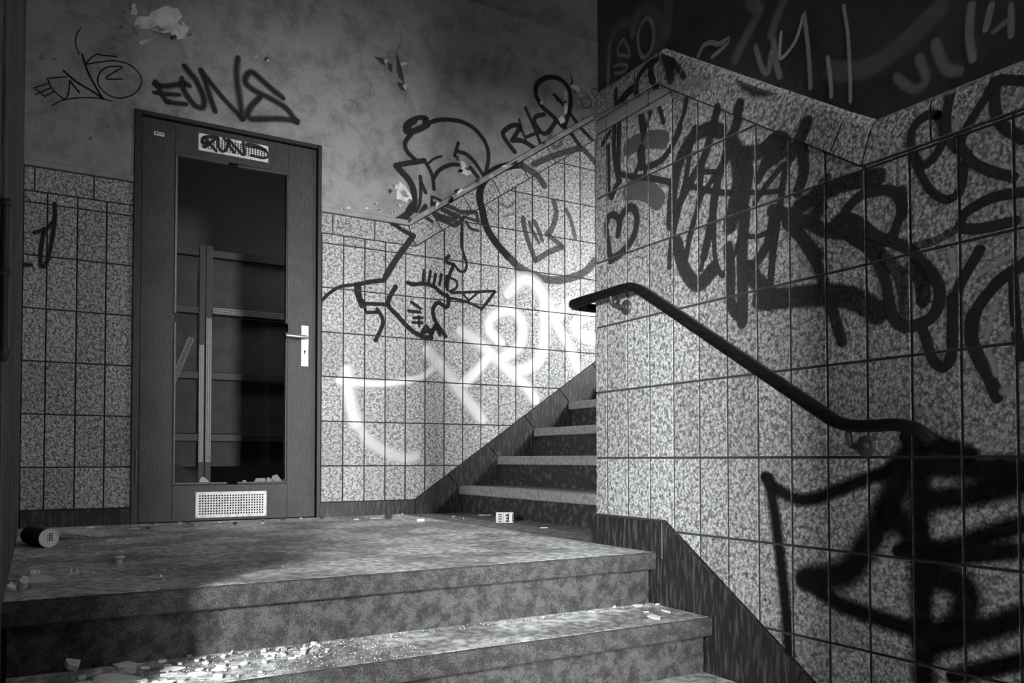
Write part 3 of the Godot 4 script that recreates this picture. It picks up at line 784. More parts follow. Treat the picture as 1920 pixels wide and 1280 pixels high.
func storage() -> void:
	# dark room behind the door
	var b := MB.new()
	b.box(Vector3(-0.6, -0.1, -6.5), Vector3(2.6, 3.0, -6.4)); b.box(Vector3(-0.7, -0.1, -6.4), Vector3(-0.6, 3.0, -4.5)); b.box(Vector3(2.6, -0.1, -6.4), Vector3(2.7, 3.0, -4.5)); b.box(Vector3(-0.6, 3.0, -6.4), Vector3(2.6, 3.1, -4.5))
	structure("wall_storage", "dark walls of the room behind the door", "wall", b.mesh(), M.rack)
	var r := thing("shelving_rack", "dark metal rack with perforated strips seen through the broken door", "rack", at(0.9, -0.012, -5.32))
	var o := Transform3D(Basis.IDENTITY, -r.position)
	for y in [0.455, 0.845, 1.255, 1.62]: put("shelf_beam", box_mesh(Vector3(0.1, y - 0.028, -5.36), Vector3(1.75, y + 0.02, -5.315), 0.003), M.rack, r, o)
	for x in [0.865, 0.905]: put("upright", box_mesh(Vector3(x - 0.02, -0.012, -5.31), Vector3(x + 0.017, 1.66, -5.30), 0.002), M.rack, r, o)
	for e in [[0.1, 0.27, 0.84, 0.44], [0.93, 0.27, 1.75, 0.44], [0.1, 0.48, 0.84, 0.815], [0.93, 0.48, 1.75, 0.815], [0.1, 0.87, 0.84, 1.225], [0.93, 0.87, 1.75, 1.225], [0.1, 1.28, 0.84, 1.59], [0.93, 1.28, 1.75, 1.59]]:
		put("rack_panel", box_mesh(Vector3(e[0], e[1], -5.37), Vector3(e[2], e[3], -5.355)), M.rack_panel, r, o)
	var lat := func(x0: float, x1: float, y0: float, y1: float, step: float, called: String):
		var q := MB.new()
		var wd := 0.0028
		var x := x0
		while x <= x1 + 0.0001:
			q.box(Vector3(x - wd, y0, -5.299), Vector3(x + wd, y1, -5.2975)); x += step
		var y := y0
		while y <= y1 + 0.0001:
			q.box(Vector3(x0, y - wd, -5.2975), Vector3(x1, y + wd, -5.296)); y += step
		put(called, q.mesh(), M.lattice, r, o)
	lat.call(0.85, 0.872, 0.30, 1.03, 0.011, "perforated_strip")
	lat.call(0.891, 0.917, 0.30, 1.20, 0.013, "perforated_strip")
	lat.call(0.93, 1.40, 1.238, 1.268, 0.0145, "perforated_strip")
	# loose perforated angle leaning behind the door's left stile
	var a := thing("perforated_angle", "loose slotted metal strip leaning just inside the door opening", "metal strip", Transform3D(Basis(Vector3.BACK, -0.36), Vector3(0.575, 0.70, -4.42)))
	b = MB.new()
	for s in [-1.0, 1.0]: b.box(Vector3(s * 0.0125 - 0.0012, 0, 0), Vector3(s * 0.0125 + 0.0012, 0.262, 0.012))
	put("side_rib", b.mesh(), M.lattice, a)
	b = MB.new()
	for k in 24: b.box(Vector3(-0.0125, k * 0.0112, 0), Vector3(0.0125, k * 0.0112 + 0.0035, 0.0015))
	put("slotted_web", b.mesh(), M.lattice, a)

func left_side() -> void:
	structure("wall_left", "dark narrow left wall beside the door", "wall", box_mesh(Vector3(-0.28, -0.62, -4.3), Vector3(-0.082, 3.11, -1.78)), M.frame_wood)
	var p := thing("door_post", "weathered wooden post with an iron bolt rod at the left edge", "post", at(-0.1, -0.525, -1.75))
	var o := Transform3D(Basis.IDENTITY, -p.position)
	put("post", box_mesh(Vector3(-0.28, -0.525, -2.0), Vector3(-0.070, 3.11, -1.6), 0.004), M.old_wood, p, o)
	var zs := [-1.78, -1.90, -2.10, -2.35, -2.65, -2.95, -3.3, -3.7]
	for k in zs.size():
		put("lining_board", box_mesh(Vector3(-0.09, -0.525 if zs[k] > -2.0 else 0.0, zs[k] - 0.05 - 0.02 * k), Vector3(-0.0635 - 0.0018 * k, 3.11, zs[k] + 0.02 + 0.012 * k), 0.003), M.old_wood, p, o)
	var b := MB.new()
	b.lathe([Vector2(0, 0.50), Vector2(0.0075, 0.50), Vector2(0.0075, 0.77), Vector2(0, 0.77)], 12, at(-0.058, 0, -1.66))
	put("bolt_rod", b.mesh(), M.grey_iron, p, o)
	for y in [0.765, 0.64]:
		b = MB.new()
		b.lathe([Vector2(0, y - 0.006), Vector2(0.0105, y - 0.004), Vector2(0.0115, y + 0.002), Vector2(0.0085, y + 0.008), Vector2(0, y + 0.009)], 14, at(-0.058, 0, -1.66))
		put("rod_collar", b.mesh(), M.grey_iron, p, o)
	b = MB.new()
	b.lathe([Vector2(0, 0.485), Vector2(0.009, 0.49), Vector2(0.0125, 0.50), Vector2(0.009, 0.513), Vector2(0, 0.516)], 14, at(-0.058, 0, -1.66))
	put("rod_knob", b.mesh(), M.grey_iron, p, o)

func handrail() -> void:
	var h := thing("handrail", "dark wooden handrail sloping down the tiled right wall on two brackets", "handrail", at(XR, 0, -1.8))
	var o := Transform3D(Basis.IDENTITY, -h.position)
	var x := XR - 0.070
	var key := [Vector3(2.5, 0.902, -2.535), Vector3(1.86, 0.902, -2.535), Vector3(x + 0.02, 0.902, -2.51), Vector3(x, 0.902, -2.455), Vector3(x, 0.902, -2.30), Vector3(x, 0.903, -2.175), Vector3(x, 0.893, -2.125), Vector3(x, 0.842, -2.035), Vector3(x, 0.655, -1.735), Vector3(x, 0.447, -1.400), Vector3(x, 0.408, -1.335), Vector3(x, 0.3945, -1.28), Vector3(x, 0.393, -1.22), Vector3(x, 0.394, -1.185), Vector3(x + 0.002, 0.3915, -1.155), Vector3(x + 0.005, 0.382, -1.125), Vector3(x + 0.008, 0.364, -1.102), Vector3(x + 0.010, 0.350, -1.092)]
	var pts := []
	for i in key.size() - 1:
		var a: Vector3 = key[maxi(i - 1, 0)]; var d: Vector3 = key[mini(i + 2, key.size() - 1)]
		for k in 4: pts.append(key[i].cubic_interpolate(key[i + 1], a, d, k / 4.0))
	pts.append(key[-1])
	var sec := []
	for k in 20:
		var an := TAU * k / 20
		var c := cos(an); var s := sin(an)
		sec.append(Vector2(signf(c) * pow(absf(c), 0.55) * 0.023, signf(s) * pow(absf(s), 0.6) * (0.0165 if s > 0 else 0.0135)))
	var b := MB.new()
	b.sweep(pts, sec, [Vector3.UP])
	put("rail", b.mesh(), M.rail_wood, h, o)
	for e in [[-2.262, 0.858, 0.890], [-1.300, 0.347, 0.383]]:
		b = MB.new()
		var z: float = e[0]; var y: float = e[1]; var yt: float = e[2]
		var rs := []
		for k in 12: rs.append(Vector2(0.0085 * cos(TAU * k / 12), 0.0085 * sin(TAU * k / 12)))
		b.sweep([Vector3(x, yt + 0.002, z), Vector3(x, yt - 0.008, z), Vector3(x + 0.004, y + 0.008, z), Vector3(x + 0.014, y + 0.001, z), Vector3(x + 0.028, y, z), Vector3(XR - 0.004, y, z)], rs, [Vector3.FORWARD])
		var br := put("bracket", b.mesh(), M.grey_iron, h, o)
		b = MB.new()
		b.lathe([Vector2(0.0, 0.013), Vector2(0.011, 0.012), Vector2(0.013, 0.0095), Vector2(0.023, 0.0085), Vector2(0.027, 0.005), Vector2(0.0275, 0.0)], 22, Transform3D(Basis(Vector3.BACK, PI / 2), Vector3(XR - 0.0005, y, z)))
		put("wall_rosette", b.mesh(), M.grey_iron, br)

# ---------------------------------------------------------------- peeling paint
func flake(u: float, v: float, w: float, l: float, dir: float, curl: float, m: Material, parent: Node, z := 0.0065, called := "paint_flake") -> void:
	# a flap hinged at (u, v), l long towards dir, rolling off the wall
	var b := MB.new()
	var nu := 4; var nv := 6
	var g := []
	for j in nv + 1:
		var row := []
		var s := float(j) / nv * l
		var an := curl * j / nv
		var out := l / maxf(curl, 0.01) * (1.0 - cos(an)) if curl > 0.05 else 0.0
		var along := l / maxf(curl, 0.01) * sin(an) if curl > 0.05 else s
		var width := w * (1.0 - 0.55 * pow(float(j) / nv, 1.5)) * rng.randf_range(0.8, 1.12)
		var off := rng.randf_range(-0.1, 0.1) * w
		for i in nu + 1: row.append(Vector3((float(i) / nu - 0.5) * width + off, along, out + 0.0006 + 0.002 * absf(float(i) / nu - 0.5) * j / nv))
		g.append(row)
	for j in nv:
		for i in nu:
			b.quad(g[j][i], g[j][i + 1], g[j + 1][i + 1], g[j + 1][i])
			b.quad(g[j + 1][i] - Vector3(0, 0, 0.0007), g[j + 1][i + 1] - Vector3(0, 0, 0.0007), g[j][i + 1] - Vector3(0, 0, 0.0007), g[j][i] - Vector3(0, 0, 0.0007))
	put(called, b.mesh(), m, parent, Transform3D(Basis(Vector3.BACK, dir - PI / 2), Vector3(u, v, z)))
func ragged(pts: Array, jitter: float, n: int) -> PackedVector2Array:
	var o := PackedVector2Array()
	for i in range(0, pts.size(), 2):
		var a := Vector2(pts[i], pts[i + 1]); var c := Vector2(pts[(i + 2) % pts.size()], pts[(i + 3) % pts.size()])
		for k in n:
			var q := a.lerp(c, float(k) / n)
			o.append(q + Vector2(rng.randf_range(-jitter, jitter), rng.randf_range(-jitter, jitter)) * (0.0 if k == 0 else 1.0))
	return o
func patch(called: String, p: PackedVector2Array, m: Material, parent: Node, z: float, th := 0.0012) -> void:
	var b := MB.new()
	if area(p) < 0.0: p.reverse()
	b.prism(p, z - th, z)
	put(called, b.mesh(), m, parent)
func peeling() -> void:
	var w := get_node("wall_back")
	patch("bare_and_shade_patch", ragged([0.3682, 2.4456, 0.3864, 2.4953, 0.4373, 2.5067, 0.4452, 2.5329, 0.494, 2.5679, 0.5242, 2.5856, 0.5492, 2.5807, 0.5715, 2.5871, 0.5915, 2.5501, 0.5694, 2.5134, 0.5807, 2.5044, 0.6173, 2.5084, 0.623, 2.4977, 0.6064, 2.4595, 0.6009, 2.4458, 0.5785, 2.4307, 0.5618, 2.4292, 0.5337, 2.455, 0.4757, 2.4724, 0.4407, 2.4447, 0.4003, 2.4367, 0.3975, 2.4508], 0.0025, 2), M.plaster_light, w, 0.0078)
	flake(0.5061, 2.4566, 0.055, 0.05, -1.1, 2.2, M.flake, w, 0.0075)
	flake(0.545, 2.4369, 0.035, 0.05, -1.0, 2.6, M.bare_and_shade_dark, w, 0.0075)
	flake(0.4623, 2.4506, 0.03, 0.03, -1.5, 1.6, M.flake, w, 0.0075)
	flake(0.3789, 2.4427, 0.03, 0.05, -1.5, 0.8, M.plaster, w, 0.0075)
	flake(0.5918, 2.5105, 0.03, 0.03, 0.6, 1.8, M.flake, w, 0.0075)
	flake(0.6133, 2.4736, 0.03, 0.03, -0.7, 1.2, M.plaster, w, 0.0075)
	flake(0.3717, 2.4971, 0.03, 0.05, 1.7, 0.9, M.flake, w, 0.0075)
	flake(0.3957, 2.361, 0.02, 0.06, 0.5, 0.6, M.flake, w, 0.0075)
	patch("bare_and_shade_patch", ragged([1.6113, 2.6109, 1.6676, 2.6097, 1.6765, 2.5682, 1.646, 2.5834], 0.002, 2), M.bare_and_shade_dark, w, 0.0078)  # this and the next three dark patches: painted shadows of lifted flaps
	patch("bare_and_shade_patch", ragged([1.6939, 2.5955, 1.7214, 2.5899, 1.7205, 2.5394, 1.6984, 2.5528], 0.002, 2), M.bare_and_shade_dark, w, 0.0078)
	patch("bare_and_shade_patch", ragged([1.7444, 2.6692, 1.7645, 2.6239, 1.7938, 2.5342, 1.7984, 2.4974, 1.7671, 2.5193, 1.7492, 2.557], 0.002, 2), M.bare_and_shade_dark, w, 0.0078)
	patch("bare_and_shade_patch", ragged([1.7494, 2.4941, 1.8119, 2.4964, 1.8008, 2.4494, 1.7706, 2.4571], 0.002, 2), M.bare_and_shade_dark, w, 0.0078)
	flake(1.7757, 2.6057, 0.02, 0.06, 0.2, 1.4, M.flake, w, 0.0075)
	flake(1.7929, 2.4729, 0.03, 0.035, 0.6, 1.7, M.flake, w, 0.0075)
	flake(1.6764, 2.5963, 0.02, 0.02, 0.2, 1.2, M.flake, w, 0.0075)
	patch("bare_and_shade_patch", ragged([2.1583, 2.1183, 2.1864, 2.1109, 2.2148, 2.078, 2.2433, 2.0474, 2.2035, 2.0275, 2.164, 2.0432, 2.1695, 2.0798], 0.0015, 2), M.plaster_light, w, 0.0078)
	flake(2.1527, 2.0564, 0.03, 0.03, -0.7, 1.5, M.bare_and_shade_dark, w, 0.0075)
	flake(2.1978, 2.0799, 0.025, 0.035, -0.9, 1.3, M.plaster, w, 0.0075)
	flake(2.147, 2.1111, 0.02, 0.03, 1.9, 1.0, M.bare_and_shade_dark, w, 0.0075)
	patch("bare_and_shade_patch", ragged([1.7529, 1.8861, 1.7709, 1.9183, 1.8072, 1.8955, 1.8413, 1.8524, 1.8493, 1.8243, 1.8336, 1.7997, 1.7867, 1.8092, 1.7506, 1.813], 0.0015, 2), M.plaster_light, w, 0.0078)
	flake(1.7865, 1.8675, 0.035, 0.05, -0.95, 0.7, M.plaster, w, 0.0075)
	flake(1.7197, 1.8465, 0.025, 0.025, 2.5, 1.1, M.bare_and_shade_dark, w, 0.0075)
	flake(1.8231, 1.82, 0.03, 0.03, -0.5, 1.2, M.plaster, w, 0.0075)
	flake(1.7504, 1.8711, 0.02, 0.03, 1.9, 1.2, M.flake, w, 0.0075)
	patch("bare_and_shade_patch", ragged([2.9691, 2.7531, 2.9891, 2.7761, 3.0426, 2.7677, 3.0425, 2.7387, 3.009, 2.7347], 0.0012, 2), M.plaster_light, w, 0.0078)
	patch("bare_and_shade_patch", ragged([2.966, 2.8382, 2.9826, 2.82, 2.9925, 2.7864, 2.9625, 2.7598, 2.9792, 2.797], 0.001, 2), M.bare_and_shade_dark, w, 0.0078)
	flake(3.0357, 2.7159, 0.03, 0.05, -0.5, 1.2, M.flake, w, 0.0075)
	flake(2.9162, 2.7158, rng.randf_range(0.01, 0.025), rng.randf_range(0.012, 0.028), rng.randf_range(-3.1, 3.1), rng.randf_range(0.7, 1.9), M.flake if rng.randf() < 0.6 else M.bare_and_shade_dark, w, 0.0076)
	flake(2.926, 2.6851, rng.randf_range(0.01, 0.025), rng.randf_range(0.012, 0.028), rng.randf_range(-3.1, 3.1), rng.randf_range(0.7, 1.9), M.flake if rng.randf() < 0.6 else M.bare_and_shade_dark, w, 0.0076)
	flake(2.9193, 2.645, rng.randf_range(0.01, 0.025), rng.randf_range(0.012, 0.028), rng.randf_range(-3.1, 3.1), rng.randf_range(0.7, 1.9), M.flake if rng.randf() < 0.6 else M.bare_and_shade_dark, w, 0.0076)
	flake(2.9291, 2.6086, rng.randf_range(0.01, 0.025), rng.randf_range(0.012, 0.028), rng.randf_range(-3.1, 3.1), rng.randf_range(0.7, 1.9), M.flake if rng.randf() < 0.6 else M.bare_and_shade_dark, w, 0.0076)
	flake(2.9159, 2.5892, rng.randf_range(0.01, 0.025), rng.randf_range(0.012, 0.028), rng.randf_range(-3.1, 3.1), rng.randf_range(0.7, 1.9), M.flake if rng.randf() < 0.6 else M.bare_and_shade_dark, w, 0.0076)
	flake(2.9224, 2.5576, rng.randf_range(0.01, 0.025), rng.randf_range(0.012, 0.028), rng.randf_range(-3.1, 3.1), rng.randf_range(0.7, 1.9), M.flake if rng.randf() < 0.6 else M.bare_and_shade_dark, w, 0.0076)
	flake(2.8896, 2.5285, rng.randf_range(0.01, 0.025), rng.randf_range(0.012, 0.028), rng.randf_range(-3.1, 3.1), rng.randf_range(0.7, 1.9), M.flake if rng.randf() < 0.6 else M.bare_and_shade_dark, w, 0.0076)
	flake(2.9091, 2.5108, rng.randf_range(0.01, 0.025), rng.randf_range(0.012, 0.028), rng.randf_range(-3.1, 3.1), rng.randf_range(0.7, 1.9), M.flake if rng.randf() < 0.6 else M.bare_and_shade_dark, w, 0.0076)
	flake(2.8635, 2.512, rng.randf_range(0.01, 0.025), rng.randf_range(0.012, 0.028), rng.randf_range(-3.1, 3.1), rng.randf_range(0.7, 1.9), M.flake if rng.randf() < 0.6 else M.bare_and_shade_dark, w, 0.0076)
	flake(2.7356, 2.5898, rng.randf_range(0.01, 0.025), rng.randf_range(0.012, 0.028), rng.randf_range(-3.1, 3.1), rng.randf_range(0.7, 1.9), M.flake if rng.randf() < 0.6 else M.bare_and_shade_dark, w, 0.0076)
	flake(2.8574, 2.6364, rng.randf_range(0.01, 0.025), rng.randf_range(0.012, 0.028), rng.randf_range(-3.1, 3.1), rng.randf_range(0.7, 1.9), M.flake if rng.randf() < 0.6 else M.bare_and_shade_dark, w, 0.0076)
	flake(3.0355, 2.6714, rng.randf_range(0.01, 0.025), rng.randf_range(0.012, 0.028), rng.randf_range(-3.1, 3.1), rng.randf_range(0.7, 1.9), M.flake if rng.randf() < 0.6 else M.bare_and_shade_dark, w, 0.0076)
	flake(3.0756, 2.5688, rng.randf_range(0.01, 0.025), rng.randf_range(0.012, 0.028), rng.randf_range(-3.1, 3.1), rng.randf_range(0.7, 1.9), M.flake if rng.randf() < 0.6 else M.bare_and_shade_dark, w, 0.0076)
	flake(3.0022, 2.7193, rng.randf_range(0.01, 0.025), rng.randf_range(0.012, 0.028), rng.randf_range(-3.1, 3.1), rng.randf_range(0.7, 1.9), M.flake if rng.randf() < 0.6 else M.bare_and_shade_dark, w, 0.0076)
	patch("bare_and_shade_patch", ragged([2.9064, 2.7108, 2.936, 2.726, 2.9424, 2.6778, 2.9456, 2.6289, 2.9422, 2.5785, 2.9223, 2.5466, 2.9159, 2.6002, 2.9194, 2.656], 0.002, 2), M.plaster_light, w, 0.0077)
	patch("bare_and_shade_patch", ragged([2.8701, 2.5243, 2.9092, 2.5438, 2.9288, 2.5205, 2.8895, 2.4902], 0.002, 2), M.plaster_light, w, 0.0077)
	patch("bare_and_shade_patch", ragged([1.4188, 1.7010, 1.4308, 1.6950, 1.4448, 1.7030, 1.4308, 1.7090], 0.002, 2), M.bare_and_shade_dark if 330 % 20 else M.plaster_light, w, 0.0076)
	flake(1.4308, 1.7010, 0.018, 0.014, -3, 1.1, M.flake, w, 0.0076)
	patch("bare_and_shade_patch", ragged([1.5596, 1.7303, 1.5716, 1.7243, 1.5856, 1.7323, 1.5716, 1.7383], 0.002, 2), M.bare_and_shade_dark if 620 % 20 else M.plaster_light, w, 0.0076)
	flake(1.5716, 1.7303, 0.018, 0.014, -1, 1.1, M.flake, w, 0.0076)
	patch("bare_and_shade_patch", ragged([1.6343, 1.7278, 1.6463, 1.7218, 1.6603, 1.7298, 1.6463, 1.7358], 0.002, 2), M.bare_and_shade_dark if 770 % 20 else M.plaster_light, w, 0.0076)
	flake(1.6463, 1.7278, 0.018, 0.014, -1, 1.1, M.flake, w, 0.0076)
	patch("bare_and_shade_patch", ragged([1.6141, 1.7653, 1.6261, 1.7593, 1.6401, 1.7673, 1.6261, 1.7733], 0.002, 2), M.bare_and_shade_dark if 730 % 20 else M.plaster_light, w, 0.0076)
	flake(1.6261, 1.7653, 0.018, 0.014, 1, 1.1, M.flake, w, 0.0076)
	patch("bare_and_shade_patch", ragged([1.7614, 1.7769, 1.7734, 1.7709, 1.7874, 1.7789, 1.7734, 1.7849], 0.002, 2), M.bare_and_shade_dark if 1020 % 20 else M.plaster_light, w, 0.0076)
	flake(1.7734, 1.7769, 0.018, 0.014, -3, 1.1, M.flake, w, 0.0076)
	patch("bare_and_shade_patch", ragged([1.7153, 1.7309, 1.7273, 1.7249, 1.7413, 1.7329, 1.7273, 1.7389], 0.002, 2), M.bare_and_shade_dark if 930 % 20 else M.plaster_light, w, 0.0076)
	flake(1.7273, 1.7309, 0.018, 0.014, -3, 1.1, M.flake, w, 0.0076)
	patch("bare_and_shade_patch", ragged([1.4523, 1.7133, 1.4643, 1.7073, 1.4783, 1.7153, 1.4643, 1.7213], 0.002, 2), M.bare_and_shade_dark if 400 % 20 else M.plaster_light, w, 0.0076)
	flake(1.4643, 1.7133, 0.018, 0.014, 1, 1.1, M.flake, w, 0.0076)
	flake(1.0124, 2.4354, 0.02, 0.02, -0.6, 1.2, M.flake, w, 0.0075)
	flake(0.9536, 2.4428, 0.02, 0.02, -0.6, 1.2, M.flake, w, 0.0075)
	patch("bare_and_shade_patch", ragged([0.9968, 2.4379, 1.0123, 2.4546, 1.028, 2.4426, 1.0187, 2.4223, 1.0031, 2.4235], 0.001, 2), M.bare_and_shade_dark, w, 0.0078)
	flake(0.5287, 2.0563, 0.05, 0.016, 1.4, 0.5, M.plaster, w, 0.0075)
	flake(0.5843, 2.0504, 0.05, 0.016, 1.4, 0.5, M.plaster, w, 0.0075)
	flake(0.6235, 2.0772, 0.05, 0.016, 1.4, 0.5, M.plaster, w, 0.0075)
	flake(-0.018, 2.1926, 0.022, 0.022, -1.2, 0.8, M.plaster, w, 0.0075)
	flake(0.0325, 2.2027, 0.022, 0.022, -1.2, 0.8, M.plaster, w, 0.0075)
	flake(0.3222, 2.5096, 0.022, 0.022, -1.2, 0.8, M.plaster, w, 0.0075)
	flake(0.3099, 2.4325, 0.022, 0.022, -1.2, 0.8, M.plaster, w, 0.0075)
	flake(0.2793, 2.3654, 0.022, 0.022, -1.2, 0.8, M.plaster, w, 0.0075)
	flake(0.1774, 1.8455, 0.02, 0.018, 0, 0.8, M.plaster, w, 0.0066)
	flake(0.2563, 1.9265, 0.02, 0.018, -1, 0.8, M.plaster, w, 0.0066)
	flake(1.3392, 2.0877, 0.02, 0.018, -3, 0.8, M.plaster, w, 0.0066)
	flake(1.3494, 1.8461, 0.02, 0.018, 0, 0.8, M.plaster, w, 0.0066)
	flake(2.5274, 2.8248, 0.02, 0.018, -3, 0.8, M.plaster, w, 0.0066)
	flake(1.6103, 2.4746, 0.02, 0.018, 1, 0.8, M.plaster, w, 0.0066)
	flake(1.5806, 1.9477, 0.02, 0.018, -3, 0.8, M.plaster, w, 0.0066)
	patch("plaster_crack", ragged([1.7796, 2.7909, 1.7774, 2.7911, 1.7742, 2.7322, 1.7764, 2.7320], 0.0008, 2), M.bare_and_shade_dark, w, 0.0069)
	patch("plaster_crack", ragged([1.7763, 2.7317, 1.7743, 2.7325, 1.7522, 2.6793, 1.7542, 2.6785], 0.0008, 2), M.bare_and_shade_dark, w, 0.0069)
	patch("plaster_crack", ragged([1.9351, 2.8178, 1.9333, 2.8164, 1.9472, 2.7987, 1.9490, 2.8001], 0.0008, 2), M.bare_and_shade_dark, w, 0.0069)
	patch("plaster_crack", ragged([1.9492, 2.7995, 1.9470, 2.7993, 1.9506, 2.7626, 1.9528, 2.7628], 0.0008, 2), M.bare_and_shade_dark, w, 0.0069)
	patch("plaster_crack", ragged([1.9525, 2.7634, 1.9509, 2.7620, 1.9859, 2.7226, 1.9875, 2.7240], 0.0008, 2), M.bare_and_shade_dark, w, 0.0069)
	patch("plaster_crack", ragged([1.9874, 2.7241, 1.9860, 2.7225, 2.0036, 2.7076, 2.0050, 2.7092], 0.0008, 2), M.bare_and_shade_dark, w, 0.0069)
	patch("plaster_crack", ragged([2.0052, 2.7090, 2.0034, 2.7078, 2.0210, 2.6831, 2.0228, 2.6843], 0.0008, 2), M.bare_and_shade_dark, w, 0.0069)
	patch("plaster_crack", ragged([1.4228, 2.3179, 1.4232, 2.3157, 1.4854, 2.3258, 1.4850, 2.3280], 0.0008, 2), M.bare_and_shade_dark, w, 0.0069)
	patch("plaster_crack", ragged([1.4857, 2.3279, 1.4847, 2.3259, 1.5110, 2.3135, 1.5120, 2.3155], 0.0008, 2), M.bare_and_shade_dark, w, 0.0069)
	patch("plaster_crack", ragged([1.5126, 2.3148, 1.5104, 2.3142, 1.5178, 2.2904, 1.5200, 2.2910], 0.0008, 2), M.bare_and_shade_dark, w, 0.0069)
	patch("plaster_crack", ragged([1.8017, 2.4432, 1.7999, 2.4430, 1.8057, 2.3758, 1.8075, 2.3760], 0.0008, 2), M.bare_and_shade_dark, w, 0.0069)
	patch("plaster_crack", ragged([1.6774, 2.5682, 1.6756, 2.5682, 1.6757, 2.5287, 1.6775, 2.5287], 0.0008, 2), M.bare_and_shade_dark, w, 0.0069)
	patch("plaster_crack", ragged([1.5966, 2.4551, 1.5950, 2.4553, 1.5814, 2.3666, 1.5830, 2.3664], 0.0008, 2), M.bare_and_shade_dark, w, 0.0069)
	# old paint lifting all along the sloping lip
	for k in 15:
		var u := 1.85 + 0.075 * k + rng.randf_range(-0.02, 0.02)
		if u > 2.55 and k % 3 != 0: continue
		var v := 1.690 + 0.6875 * (u - 1.829)
		flake(u, v, rng.randf_range(0.03, 0.07), rng.randf_range(0.012, 0.03), rng.randf_range(-1.4, -0.4) if k % 2 else rng.randf_range(1.6, 2.6), rng.randf_range(0.4, 1.6), M.flake if k % 3 else M.bare_and_shade_dark, w, 0.0118)

